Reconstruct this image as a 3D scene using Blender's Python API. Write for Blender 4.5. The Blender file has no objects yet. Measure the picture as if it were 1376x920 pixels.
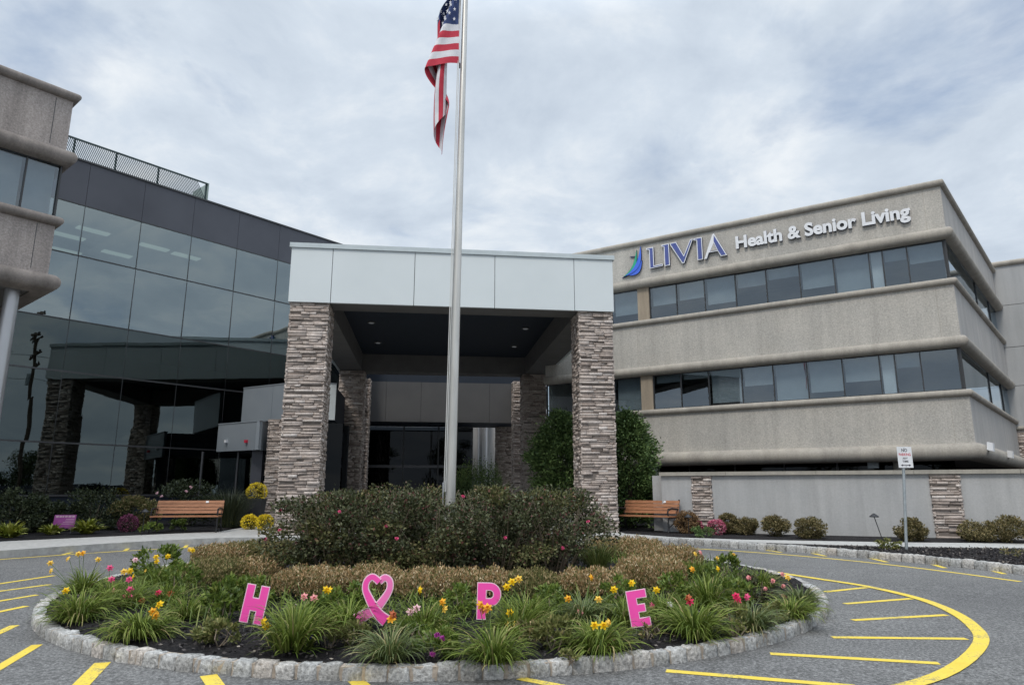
import bpy, math, random
import numpy as np
from mathutils import Vector, Matrix
R_ = math.radians
sc = bpy.context.scene
COL = sc.collection
rng = np.random.default_rng(11)
random.seed(5)

# ------------------------------------------------------------------ camera, sky, sun, exposure
EYE = 1.6
FPX, CXP, CYP = 930.0, 688.0, 460.0           # focal length and centre of the 1376x920 photograph
PITCH = math.atan(200 / FPX)
cam = bpy.data.cameras.new('camera'); cam.sensor_width = 36; cam.lens = 36 * FPX / 1376
cam.clip_end = 3000; cam.clip_start = 0.05
camo = bpy.data.objects.new('camera', cam); COL.objects.link(camo)
camo.location = (0, 0, EYE); camo.rotation_euler = (math.pi / 2 + PITCH, 0, 0)
sc.camera = camo
SUN_EL, SUN_AZ = 52, 205                        # degrees; azimuth clockwise from +Y (camera looks along +Y)
w = bpy.data.worlds.new('World'); sc.world = w; w.use_nodes = True
nt = w.node_tree; nt.nodes.clear()
def N(t, ty, **kw):
    n = t.nodes.new(ty)
    for k, v in kw.items():
        if k[0] == '_': n.inputs[k[1:].replace('_', ' ')].default_value = v
        else: setattr(n, k, v)
    return n
wo = N(nt, 'ShaderNodeOutputWorld'); bg = N(nt, 'ShaderNodeBackground', _Strength=0.1)
sky = N(nt, 'ShaderNodeTexSky', sky_type='NISHITA', sun_disc=False)
sky.sun_elevation = R_(SUN_EL); sky.sun_rotation = R_(SUN_AZ); sky.air_density = 1.0; sky.dust_density = 1.5
tc = N(nt, 'ShaderNodeTexCoord'); sep = N(nt, 'ShaderNodeSeparateXYZ')
nt.links.new(tc.outputs['Generated'], sep.inputs[0])
def M(t, op, a, b=None, clamp=False):
    m = t.nodes.new('ShaderNodeMath'); m.operation = op; m.use_clamp = clamp
    for i, v in enumerate((a, b)):
        if v is None: continue
        if isinstance(v, (int, float)): m.inputs[i].default_value = v
        else: t.links.new(v, m.inputs[i])
    return m.outputs[0]
zz = M(nt, 'ADD', M(nt, 'MAXIMUM', sep.outputs[2], 0.0), 0.22)
cx = M(nt, 'DIVIDE', sep.outputs[0], zz); cy = M(nt, 'DIVIDE', sep.outputs[1], zz)
cmb = N(nt, 'ShaderNodeCombineXYZ'); nt.links.new(cx, cmb.inputs[0]); nt.links.new(cy, cmb.inputs[1])
n1 = N(nt, 'ShaderNodeTexNoise', _Scale=1.5, _Detail=9.0, _Roughness=0.56, _Distortion=0.35)
n2 = N(nt, 'ShaderNodeTexNoise', _Scale=3.0, _Detail=9.0, _Roughness=0.60, _Distortion=0.25)
mp2 = N(nt, 'ShaderNodeMapping'); mp2.inputs['Location'].default_value = (4.3, 1.7, 0)
nt.links.new(cmb.outputs[0], mp2.inputs[0])
nt.links.new(cmb.outputs[0], n1.inputs['Vector']); nt.links.new(mp2.outputs[0], n2.inputs['Vector'])
def ramp(t, fac, stops, interp='LINEAR'):
    r = t.nodes.new('ShaderNodeValToRGB'); r.color_ramp.interpolation = interp
    e = r.color_ramp.elements
    while len(e) < len(stops): e.new(0.5)
    for k, (p, c) in enumerate(stops):
        e[k].position = p; e[k].color = (c[0], c[1], c[2], 1)
    t.links.new(fac, r.inputs[0]); return r.outputs[0]
def mixc(t, fac, a, b, bt='MIX'):
    m = t.nodes.new('ShaderNodeMix'); m.data_type = 'RGBA'; m.blend_type = bt
    for i, v in ((0, fac), (6, a), (7, b)):
        if isinstance(v, (int, float)): m.inputs[i].default_value = v
        elif isinstance(v, tuple): m.inputs[i].default_value = (v[0], v[1], v[2], 1)
        else: t.links.new(v, m.inputs[i])
    return m.outputs[2]
cloudc = ramp(nt, n2.outputs[0], [(0.30, (5.0, 5.75, 6.75)), (0.50, (6.2, 6.95, 7.85)), (0.66, (7.9, 8.35, 8.8))])
mask = ramp(nt, n1.outputs[0], [(0.30, (0.25, 0.25, 0.25)), (0.43, (1, 1, 1))])
blue = mixc(nt, 0.45, sky.outputs[0], (4.0, 5.4, 7.8))
skyc = mixc(nt, mask, blue, cloudc)
# an overcast sky is brighter towards the zenith
zen = M(nt, 'ADD', 1.0, M(nt, 'MULTIPLY', M(nt, 'MAXIMUM', M(nt, 'SUBTRACT', sep.outputs[2], 0.60), 0.0), 6.0))
zc = N(nt, 'ShaderNodeCombineColor')
for i in range(3): nt.links.new(zen, zc.inputs[i])
skyc = mixc(nt, 1.0, skyc, zc.outputs[0], 'MULTIPLY')
nt.links.new(skyc, bg.inputs[0]); nt.links.new(bg.outputs[0], wo.inputs[0])
sl = bpy.data.lights.new('sun', 'SUN'); sl.energy = 1.5; sl.angle = R_(14); sl.color = (1.0, 0.93, 0.83)
so = bpy.data.objects.new('sun', sl); COL.objects.link(so)
_az, _el = R_(SUN_AZ), R_(SUN_EL)
_dir = Vector((math.sin(_az) * math.cos(_el), math.cos(_az) * math.cos(_el), math.sin(_el)))
so.rotation_euler = _dir.to_track_quat('Z', 'Y').to_euler()
sc.view_settings.view_transform = 'Standard'; sc.view_settings.look = 'None'
sc.view_settings.gamma = 1.0; sc.view_settings.exposure = 0.10
try: sc.view_settings.use_curve_mapping = False
except Exception: pass
sc.cycles.max_bounces = 6; sc.cycles.transparent_max_bounces = 12
sc.cycles.use_denoising = True

# ------------------------------------------------------------------ survey helpers: sight lines of the survey photograph meet real surfaces
SL = 0.012                                       # the drive climbs gently away from the camera
def ray(x, y):
    a = (x - CXP) / FPX; b = (CYP - y) / FPX
    return np.array([a, math.cos(PITCH) - b * math.sin(PITCH), math.sin(PITCH) + b * math.cos(PITCH)])
def at_z(x, y, z): d = ray(x, y); return np.array([0, 0, EYE]) + d * ((z - EYE) / d[2])
def at_y(x, y, Y): d = ray(x, y); return np.array([0, 0, EYE]) + d * (Y / d[1])
def gp(x, y, h=0.0): d = ray(x, y); return np.array([0, 0, EYE]) + d * ((h - EYE) / (d[2] - SL * d[1]))
def gz(y, h=0.0): return SL * y + h
IC = np.array([-1.0, 11.7]); IR = 5.55           # the planted island
def mound(x, y):
    r = math.hypot(x - IC[0], y - IC[1]) / (IR - 0.1)
    return SL * y + 0.105 + 0.15 * max(0.0, 1 - r * r)
def ip(px, py):
    h = 0.2
    for _ in range(8):
        p = gp(px, py, h); h = mound(p[0], p[1]) - SL * p[1]
    return p
class Fr:                                        # a facade: u along, w outwards, z up
    def __init__(s, a, d):
        s.a = np.array(a[:2], float); s.d = np.array(d[:2], float); s.d /= np.linalg.norm(s.d)
        s.n = np.array([s.d[1], -s.d[0]])
    def P(s, u, w_, z): q = s.a + s.d * u + s.n * w_; return (q[0], q[1], z)
    def hit(s, x, y, w_=0.0):
        r = ray(x, y); t = np.dot(s.a + s.n * w_, s.n) / np.dot(r[:2], s.n); p = r * t + [0, 0, EYE]
        return float(np.dot(p[:2] - s.a, s.d)), float(p[2])

# ------------------------------------------------------------------ materials
def new_mat(name):
    m = bpy.data.materials.new(name); m.use_nodes = True
    t = m.node_tree; t.nodes.clear()
    o = N(t, 'ShaderNodeOutputMaterial'); b = N(t, 'ShaderNodeBsdfPrincipled')
    t.links.new(b.outputs[0], o.inputs[0]); return m, t, b
def coords(t, scale=(1, 1, 1)):
    c = N(t, 'ShaderNodeTexCoord'); mp = N(t, 'ShaderNodeMapping'); mp.inputs['Scale'].default_value = scale
    t.links.new(c.outputs['Object'], mp.inputs[0]); return mp.outputs[0]
def noise(t, vec, scale, detail=4.0, rough=0.55):
    n = N(t, 'ShaderNodeTexNoise', _Scale=scale, _Detail=detail, _Roughness=rough); t.links.new(vec, n.inputs['Vector']); return n.outputs[0]
def bump(t, b, h, strength, dist=0.02):
    n = N(t, 'ShaderNodeBump', _Strength=strength, _Distance=dist); t.links.new(h, n.inputs['Height']); t.links.new(n.outputs[0], b.inputs['Normal'])
def mat_noise(name, c0, c1, scale=8, rough=0.8, detail=5, bs=0.0, spec=0.3, metal=0.0, stretch=(1, 1, 1), bd=0.02):
    m, t, b = new_mat(name); v = coords(t, stretch); n = noise(t, v, scale, detail)
    t.links.new(ramp(t, n, [(0.32, c0), (0.68, c1)]), b.inputs['Base Color'])
    b.inputs['Roughness'].default_value = rough; b.inputs['Specular IOR Level'].default_value = spec; b.inputs['Metallic'].default_value = metal
    if bs: bump(t, b, n, bs, bd)
    return m
def mat_island(name, stops, rough=0.7, spec=0.3, speck=None, bs=0.0, trans=0.0):
    m, t, b = new_mat(name); g = N(t, 'ShaderNodeNewGeometry')
    c = ramp(t, g.outputs['Random Per Island'], stops)
    if speck:
        v = coords(t); n = noise(t, v, speck[0], 3, 0.7)
        c = mixc(t, 1.0, c, ramp(t, n, [(0.3, (speck[1],) * 3), (0.7, (speck[2],) * 3)]), 'MULTIPLY')
        if bs: bump(t, b, n, bs, 0.02)
    t.links.new(c, b.inputs['Base Color']); b.inputs['Roughness'].default_value = rough; b.inputs['Specular IOR Level'].default_value = spec
    if trans:
        tr = N(t, 'ShaderNodeBsdfTranslucent'); t.links.new(c, tr.inputs[0])
        mx = N(t, 'ShaderNodeMixShader', _Fac=trans); t.links.new(b.outputs[0], mx.inputs[1]); t.links.new(tr.outputs[0], mx.inputs[2])
        t.links.new(mx.outputs[0], [n for n in t.nodes if n.type == 'OUTPUT_MATERIAL'][0].inputs[0])
    return m
def mat_plain(name, c, rough=0.5, spec=0.4, metal=0.0, vary=0.06):
    c0 = tuple(x * (1 - vary) for x in c); c1 = tuple(min(1, x * (1 + vary)) for x in c)
    return mat_noise(name, c0, c1, 3.0, rough, 4, 0, spec, metal)
def mat_emit(name, c, s):
    m = bpy.data.materials.new(name); m.use_nodes = True; t = m.node_tree; t.nodes.clear()
    o = N(t, 'ShaderNodeOutputMaterial'); e = N(t, 'ShaderNodeEmission', _Strength=s); e.inputs[0].default_value = (*c, 1); t.links.new(e.outputs[0], o.inputs[0]); return m
def mat_glass(name, ior, tint, refl=(0.92, 0.96, 1.0), wav=0.0):
    m = bpy.data.materials.new(name); m.use_nodes = True; t = m.node_tree; t.nodes.clear()
    o = N(t, 'ShaderNodeOutputMaterial'); f = N(t, 'ShaderNodeFresnel', _IOR=ior)
    g = N(t, 'ShaderNodeBsdfGlossy', _Roughness=0.004); g.inputs[0].default_value = (*refl, 1)
    tr = N(t, 'ShaderNodeBsdfTransparent'); tr.inputs[0].default_value = (*tint, 1)
    mx = N(t, 'ShaderNodeMixShader')
    if wav:
        v = coords(t); n = noise(t, v, 0.7, 1); bn = N(t, 'ShaderNodeBump', _Strength=wav, _Distance=0.05)
        t.links.new(n, bn.inputs['Height']); t.links.new(bn.outputs[0], g.inputs['Normal'])
    ge = N(t, 'ShaderNodeNewGeometry'); fac = M(t, 'MULTIPLY', f.outputs[0], M(t, 'SUBTRACT', 1.0, ge.outputs['Backfacing']))
    t.links.new(fac, mx.inputs[0]); t.links.new(tr.outputs[0], mx.inputs[1]); t.links.new(g.outputs[0], mx.inputs[2]); t.links.new(mx.outputs[0], o.inputs[0]); return m
def mat_concrete(name, c, agg=0.25, streak=0.25, bs=0.25):
    m, t, b = new_mat(name)
    c_ = N(t, 'ShaderNodeTexCoord')
    v = c_.outputs['Object']
    mp = N(t, 'ShaderNodeMapping'); mp.inputs['Scale'].default_value = (1, 1, 0.1); t.links.new(v, mp.inputs[0])
    fine = noise(t, v, 21.0, 6, 0.85); big = noise(t, v, 0.5, 4); st = noise(t, mp.outputs[0], 2.6, 6, 0.65)
    col = ramp(t, fine, [(0.34, tuple(x * (1 - agg) for x in c)), (0.66, tuple(x * (1 + agg) for x in c))])
    col = mixc(t, 1.0, col, ramp(t, st, [(0.28, (1 - streak,) * 3), (0.6, (1.04,) * 3)]), 'MULTIPLY')
    col = mixc(t, 1.0, col, ramp(t, big, [(0.3, (0.9, 0.9, 0.9)), (0.7, (1.07, 1.05, 1.02))]), 'MULTIPLY')
    t.links.new(col, b.inputs['Base Color']); b.inputs['Roughness'].default_value = 0.9; b.inputs['Specular IOR Level'].default_value = 0.2
    bump(t, b, fine, bs, 0.03); return m
MT = {}
MT['concrete'] = mat_concrete('exposed_aggregate', (0.455, 0.437, 0.405), 0.32, 0.14)
MT['concrete_side'] = mat_concrete('smooth_concrete_panel', (0.42, 0.41, 0.40), 0.12, 0.18, 0.1)
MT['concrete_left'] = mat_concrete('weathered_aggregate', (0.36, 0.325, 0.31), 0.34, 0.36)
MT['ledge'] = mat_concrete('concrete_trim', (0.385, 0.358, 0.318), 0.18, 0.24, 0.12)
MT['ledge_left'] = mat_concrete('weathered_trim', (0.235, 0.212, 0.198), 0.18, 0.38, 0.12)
MT['pilaster'] = mat_concrete('beige_concrete', (0.38, 0.32, 0.25), 0.1, 0.3, 0.1)
MT['stucco'] = mat_concrete('grey_stucco', (0.42, 0.425, 0.43), 0.09, 0.16, 0.2)
MT['cap'] = mat_concrete('stone_cap', (0.36, 0.34, 0.30), 0.12, 0.2, 0.1)
MT['wing'] = mat_concrete('light_panel', (0.40, 0.41, 0.42), 0.06, 0.12, 0.05)
MT['stone'] = mat_island('ledgestone', [(0.0, (0.34, 0.28, 0.245)), (0.3, (0.43, 0.365, 0.325)), (0.62, (0.50, 0.43, 0.385)), (0.85, (0.56, 0.49, 0.445)), (1.0, (0.62, 0.56, 0.52))], 0.9, 0.2, (14, 0.72, 1.15), 0.5)
MT['stone_core'] = mat_noise('stone_joint', (0.16, 0.135, 0.12), (0.22, 0.19, 0.17), 10, 0.95)
MT['fascia'] = mat_noise('pale_metal_panel', (0.63, 0.68, 0.695), (0.67, 0.72, 0.735), 0.6, 0.35, 3, 0, 0.5)
MT['grey_metal'] = mat_noise('grey_metal_panel', (0.20, 0.225, 0.25), (0.23, 0.255, 0.28), 0.7, 0.35, 3, 0, 0.5)
MT['entry_panel'] = mat_noise('shaded_entry_panel', (0.085, 0.085, 0.088), (0.10, 0.10, 0.102), 0.7, 0.5)  # grey panel with the shade behind the canopy put into its colour
MT['dark_panel'] = mat_noise('dark_spandrel_panel', (0.055, 0.058, 0.072), (0.072, 0.076, 0.092), 0.5, 0.4, 4, 0, 0.4)
MT['beam'] = mat_noise('taupe_stucco_beam', (0.125, 0.122, 0.12), (0.15, 0.146, 0.142), 2.0, 0.8)
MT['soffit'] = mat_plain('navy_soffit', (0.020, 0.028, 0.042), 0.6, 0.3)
MT['mullion'] = mat_plain('dark_aluminium', (0.035, 0.037, 0.04), 0.4, 0.5)
MT['mullion_light'] = mat_plain('bronze_aluminium', (0.085, 0.085, 0.09), 0.35, 0.5, 0.6)
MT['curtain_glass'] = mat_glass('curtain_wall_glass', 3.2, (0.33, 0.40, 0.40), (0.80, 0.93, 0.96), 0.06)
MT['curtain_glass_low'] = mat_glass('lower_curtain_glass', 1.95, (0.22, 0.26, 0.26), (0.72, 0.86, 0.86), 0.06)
MT['glass'] = mat_glass('window_glass', 2.3, (0.80, 0.84, 0.86), (0.80, 0.9, 0.98), 0.05)
MT['dark_glass'] = mat_glass('dark_glass', 1.28, (0.14, 0.15, 0.16))
MT['interior'] = mat_plain('dark_interior', (0.035, 0.038, 0.042), 0.9, 0.1)
MT['room'] = mat_plain('room_surfaces', (0.22, 0.24, 0.24), 0.9, 0.1)
MT['blind'] = mat_plain('roller_blind', (0.72, 0.75, 0.76), 0.9, 0.1)
MT['blind_dark'] = mat_plain('grey_roller_blind', (0.33, 0.365, 0.38), 0.9, 0.1)
MT['tube_light'] = mat_emit('ceiling_lamp', (1.0, 0.93, 0.80), 0.9)
MT['lamp'] = mat_emit('downlight_lamp', (0.9, 0.95, 1.0), 0.08)
MT['roof'] = mat_noise('roof_gravel', (0.2, 0.2, 0.2), (0.3, 0.3, 0.29), 20)
MT['metal'] = mat_noise('brushed_metal', (0.42, 0.43, 0.44), (0.5, 0.5, 0.51), 2, 0.35, 4, 0, 0.5, 0.75, (1, 1, .2))
MT['pole'] = mat_noise('aluminium_pole', (0.50, 0.49, 0.46), (0.66, 0.645, 0.61), 3, 0.38, 6, 0, 0.5, 0.55, (3, 3, 0.35))
MT['galv'] = mat_noise('galvanised_steel', (0.30, 0.34, 0.36), (0.42, 0.46, 0.48), 12, 0.5, 4, 0, 0.5, 0.4)
MT['screen'] = mat_plain('dark_green_metal', (0.035, 0.06, 0.062), 0.5)
MT['screen_edge'] = mat_plain('faded_green_metal', (0.25, 0.31, 0.29), 0.5)
MT['iron'] = mat_plain('black_cast_iron', (0.015, 0.015, 0.017), 0.5)
MT['wood'] = mat_noise('brown_bench_slat', (0.27, 0.115, 0.055), (0.40, 0.185, 0.095), 5, 0.55, 5, 0.05, 0.35, 0, (1, 6, 6))
MT['white'] = mat_plain('white_paint', (0.75, 0.76, 0.78), 0.45)
MT['black'] = mat_plain('black_paint', (0.02, 0.015, 0.03), 0.5)
MT['red'] = mat_plain('red_paint', (0.55, 0.03, 0.06), 0.5)
MT['blue_sign'] = mat_plain('blue_letter_face', (0.075, 0.10, 0.30), 0.4)
MT['leaf_blue'] = mat_plain('blue_logo', (0.06, 0.15, 0.68), 0.4)
MT['leaf_green'] = mat_plain('green_logo', (0.03, 0.36, 0.20), 0.4)
MT['navy'] = mat_plain('navy_return', (0.02, 0.03, 0.09), 0.5)
MT['pink'] = mat_plain('hot_pink_plastic', (0.97, 0.09, 0.45), 0.45, 0.4, 0, 0.03)
MT['pink_light'] = mat_plain('pale_pink_plastic', (0.93, 0.20, 0.52), 0.45, 0.4, 0, 0.03)
MT['pink_edge'] = mat_plain('pale_pink_border', (0.90, 0.62, 0.74), 0.5, 0.4, 0, 0.02)
MT['magenta_sign'] = mat_noise('pink_purple_print', (0.50, 0.10, 0.42), (0.66, 0.20, 0.55), 3, 0.5)
MT['flag_red'] = mat_noise('flag_red', (0.46, 0.035, 0.06), (0.56, 0.05, 0.08), 6, 0.8)
MT['flag_white'] = mat_noise('flag_white', (0.62, 0.62, 0.66), (0.74, 0.74, 0.76), 6, 0.8)
MT['flag_blue'] = mat_noise('flag_blue', (0.03, 0.05, 0.14), (0.045, 0.07, 0.18), 6, 0.8)
MT['rope'] = mat_plain('white_rope', (0.6, 0.6, 0.58), 0.8)
MT['bark'] = mat_noise('bark', (0.06, 0.045, 0.035), (0.13, 0.10, 0.08), 14, 0.95, 5, 0.4, 0.1, 0, (1, 1, .3))
MT['cane'] = mat_plain('rose_cane', (0.24, 0.19, 0.14), 0.8)
MT['stalk'] = mat_plain('flower_stalk', (0.10, 0.16, 0.05), 0.7)
MT['granite'] = mat_island('granite_block', [(0, (0.33, 0.32, 0.30)), (0.35, (0.42, 0.42, 0.41)), (0.7, (0.50, 0.49, 0.47)), (1, (0.50, 0.455, 0.41))], 0.9, 0.25, (30, 0.40, 1.32), 0.9)
MT['mortar'] = mat_noise('kerb_mortar', (0.30, 0.25, 0.20), (0.45, 0.385, 0.32), 22, 0.95, 5, 0.5)
MT['kerbstone'] = mat_noise('grey_kerb', (0.28, 0.28, 0.27), (0.44, 0.435, 0.42), 7, 0.9, 6, 0.4)
MT['chip'] = mat_island('bark_chip', [(0, (0.008, 0.008, 0.010)), (0.5, (0.030, 0.027, 0.028)), (0.85, (0.085, 0.075, 0.072)), (0.94, (0.14, 0.125, 0.115)), (1, (0.34, 0.29, 0.24))], 0.85)
MT['pot'] = mat_plain('dark_planter', (0.035, 0.037, 0.042), 0.5)
MT['wire'] = mat_plain('steel_wire', (0.35, 0.35, 0.36), 0.4, 0.5, 0.7)
def L_(c, **k): return c
GREEN = lambda a, b, c, hi: [(0, a), (0.45, b), (0.85, c), (1.0, hi)]
MT['rose_leaf'] = mat_island('rose_leaf', [(0, (0.024, 0.030, 0.014)), (0.4, (0.055, 0.066, 0.028)), (0.74, (0.098, 0.106, 0.048)), (0.90, (0.165, 0.17, 0.10)), (0.95, (0.11, 0.05, 0.045)), (1, (0.15, 0.055, 0.05))], 0.55, 0.25, None, 0, 0.15)
MT['rose_leaf_olive'] = mat_island('rose_leaf_olive', [(0, (0.035, 0.042, 0.014)), (0.4, (0.085, 0.092, 0.032)), (0.75, (0.14, 0.138, 0.055)), (0.9, (0.20, 0.17, 0.08)), (1, (0.17, 0.075, 0.06))], 0.6, 0.2, None, 0, 0.15)
MT['lily_leaf'] = mat_island('daylily_blade', [(0, (0.060, 0.095, 0.015)), (0.45, (0.135, 0.190, 0.030)), (0.82, (0.215, 0.270, 0.055)), (0.93, (0.28, 0.29, 0.10)), (1, (0.45, 0.35, 0.17))], 0.6, 0.18, None, 0, 0.30)
MT['lily_leaf_pale'] = mat_island('pale_daylily_blade', [(0, (0.065, 0.095, 0.028)), (0.45, (0.115, 0.155, 0.045)), (0.85, (0.17, 0.205, 0.075)), (1, (0.38, 0.31, 0.15))], 0.5, 0.4, None, 0, 0.25)
MT['bright_leaf'] = mat_island('bright_leaf', GREEN((0.06, 0.10, 0.016), (0.12, 0.18, 0.03), (0.18, 0.24, 0.045), (0.26, 0.26, 0.07)), 0.5, 0.35, None, 0, 0.25)
MT['lime_leaf'] = mat_island('lime_leaf', GREEN((0.10, 0.13, 0.02), (0.22, 0.25, 0.03), (0.40, 0.40, 0.06), (0.6, 0.58, 0.22)), 0.5, 0.35, None, 0, 0.25)
MT['sage_leaf'] = mat_island('yellow_green_leaf', GREEN((0.07, 0.085, 0.022), (0.14, 0.155, 0.045), (0.22, 0.225, 0.075), (0.36, 0.30, 0.13)), 0.6, 0.3, None, 0, 0.2)
MT['tan_leaf'] = mat_island('tan_spirea_leaf', [(0, (0.07, 0.09, 0.025)), (0.24, (0.16, 0.165, 0.055)), (0.32, (0.26, 0.17, 0.08)), (0.58, (0.37, 0.235, 0.115)), (0.85, (0.50, 0.37, 0.21)), (1, (0.62, 0.53, 0.36))], 0.7, 0.2, None, 0, 0.2)
MT['olive_leaf'] = mat_island('olive_spirea_leaf', [(0, (0.07, 0.08, 0.025)), (0.4, (0.14, 0.145, 0.05)), (0.75, (0.25, 0.20, 0.085)), (1, (0.42, 0.32, 0.18))], 0.7, 0.2, None, 0, 0.2)
MT['bronze_leaf'] = mat_island('bronze_ball_leaf', [(0, (0.055, 0.055, 0.022)), (0.4, (0.12, 0.105, 0.042)), (0.75, (0.20, 0.16, 0.075)), (1, (0.30, 0.24, 0.12))], 0.7, 0.2)
MT['dark_leaf'] = mat_island('dark_shrub_leaf', GREEN((0.018, 0.026, 0.012), (0.035, 0.048, 0.020), (0.055, 0.070, 0.030), (0.10, 0.11, 0.05)), 0.55, 0.35)
MT['ever_leaf'] = mat_island('evergreen_spray', GREEN((0.035, 0.070, 0.022), (0.080, 0.135, 0.040), (0.125, 0.190, 0.058), (0.19, 0.26, 0.09)), 0.6, 0.3)
MT['tree_leaf'] = mat_island('tree_leaf', GREEN((0.025, 0.04, 0.015), (0.045, 0.065, 0.022), (0.07, 0.095, 0.034), (0.10, 0.12, 0.05)), 0.6, 0.3)
MT['red_leaf'] = mat_island('reddish_leaf', GREEN((0.08, 0.05, 0.025), (0.16, 0.09, 0.04), (0.24, 0.15, 0.07), (0.3, 0.2, 0.1)), 0.6, 0.3)
MT['grass_leaf'] = mat_island('ornamental_grass_blade', GREEN((0.06, 0.09, 0.02), (0.11, 0.15, 0.035), (0.18, 0.21, 0.06), (0.3, 0.28, 0.1)), 0.55, 0.3, None, 0, 0.2)
for k, c in dict(yellow=(0.85, 0.55, 0.015), orange=(0.86, 0.42, 0.03), gold=(0.86, 0.56, 0.09), rosy=(0.75, 0.10, 0.24), salmon=(0.80, 0.33, 0.33), blush=(0.84, 0.52, 0.56), crimson=(0.70, 0.03, 0.12), ivory=(0.85, 0.82, 0.78), violet=(0.06, 0.03, 0.30), magenta=(0.42, 0.05, 0.33), rust=(0.45, 0.12, 0.05)).items():
    c2 = tuple(min(1, x * 1.12 + 0.01) for x in c); c1 = tuple(x * 0.8 for x in c)
    MT['petal_' + k] = mat_island('petal_' + k, [(0, c1), (0.5, c), (1, c2)], 0.6, 0.2, None, 0, 0.25)
MT['mum_yellow'] = mat_island('mum_yellow', [(0, (0.55, 0.40, 0.01)), (0.6, (0.85, 0.66, 0.02)), (1, (0.9, 0.75, 0.1))], 0.7)
MT['mum_purple'] = mat_island('mum_purple', [(0, (0.08, 0.02, 0.05)), (0.5, (0.20, 0.04, 0.10)), (1, (0.36, 0.12, 0.2))], 0.7)
MT['mum_pink'] = mat_island('mum_pink', [(0, (0.25, 0.03, 0.08)), (0.5, (0.5, 0.10, 0.18)), (1, (0.65, 0.3, 0.36))], 0.7)
# asphalt
m, t, b = new_mat('asphalt'); v = coords(t)
f1 = noise(t, v, 34, 5, 0.85); f2 = noise(t, v, 0.35, 5, 0.6); f3 = noise(t, v, 3.0, 4, 0.6)
vo = N(t, 'ShaderNodeTexVoronoi', _Scale=70.0); t.links.new(v, vo.inputs['Vector'])
c = ramp(t, f1, [(0.34, (0.040, 0.040, 0.040)), (0.50, (0.130, 0.129, 0.127)), (0.66, (0.325, 0.323, 0.316))])
c = mixc(t, 1.0, c, ramp(t, f2, [(0.3, (0.80, 0.80, 0.81)), (0.7, (1.16, 1.16, 1.15))]), 'MULTIPLY')
c = mixc(t, 1.0, c, ramp(t, f3, [(0.3, (0.92, 0.92, 0.92)), (0.7, (1.06, 1.06, 1.06))]), 'MULTIPLY')
t.links.new(c, b.inputs['Base Color']); b.inputs['Roughness'].default_value = 0.88; b.inputs['Specular IOR Level'].default_value = 0.25
bump(t, b, f1, 0.55, 0.012); MT['asphalt'] = m
# worn yellow paint
m, t, b = new_mat('yellow_road_paint'); v = coords(t)
f1 = noise(t, v, 42, 4, 0.8); f2 = noise(t, v, 2.2, 5, 0.7)
wear = M(t, 'ADD', M(t, 'MULTIPLY', f1, 0.6), M(t, 'MULTIPLY', f2, 0.55))
pc = ramp(t, f2, [(0.3, (0.62, 0.45, 0.045)), (0.7, (0.80, 0.61, 0.075))])
c = mixc(t, ramp(t, wear, [(0.595, (0, 0, 0)), (0.70, (0.9, 0.9, 0.9))]), pc, (0.12, 0.12, 0.12))
t.links.new(c, b.inputs['Base Color']); b.inputs['Roughness'].default_value = 0.75; bump(t, b, f1, 0.4, 0.008); MT['paint'] = m
# sidewalk concrete, mulch
MT['sidewalk'] = mat_noise('sidewalk_concrete', (0.33, 0.325, 0.31), (0.45, 0.44, 0.42), 9, 0.9, 7, 0.1)
m, t, b = new_mat('dark_mulch'); v = coords(t); f1 = noise(t, v, 24, 6, 0.75); f2 = noise(t, v, 2.0, 4)
c = ramp(t, f1, [(0.32, (0.008, 0.008, 0.009)), (0.52, (0.026, 0.024, 0.025)), (0.68, (0.065, 0.058, 0.055))])
t.links.new(c, b.inputs['Base Color']); b.inputs['Roughness'].default_value = 0.95; b.inputs['Specular IOR Level'].default_value = 0.15
bump(t, b, f1, 1.0, 0.05); MT['mulch'] = m

# ------------------------------------------------------------------ mesh building
def tag(o, label=None, cat=None, group=None, kind=None):
    if label: o['label'] = label
    if cat: o['category'] = cat
    if group: o['group'] = group
    if kind: o['kind'] = kind
    return o
def thing(name, label, cat, loc=(0, 0, 0), rz=0.0, group=None):
    o = bpy.data.objects.new(name, None); COL.objects.link(o); o.empty_display_size = 0.2
    o.location = tuple(float(v) for v in loc); o.rotation_euler = (0, 0, rz); return tag(o, label, cat, group)
def link(name, me, mat, parent=None, kind=None, world=False):
    o = bpy.data.objects.new(name, me); COL.objects.link(o)
    if isinstance(mat, (list, tuple)):
        if not me.materials:
            for q in mat: me.materials.append(q)
    elif mat is not None and not me.materials: me.materials.append(mat)
    if parent is not None:
        o.parent = parent
        if world:
            loc = Vector((0, 0, 0)); p = parent
            while p is not None: loc += p.location; p = p.parent
            o.location = -loc
    if kind: o['kind'] = kind
    return o
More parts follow.
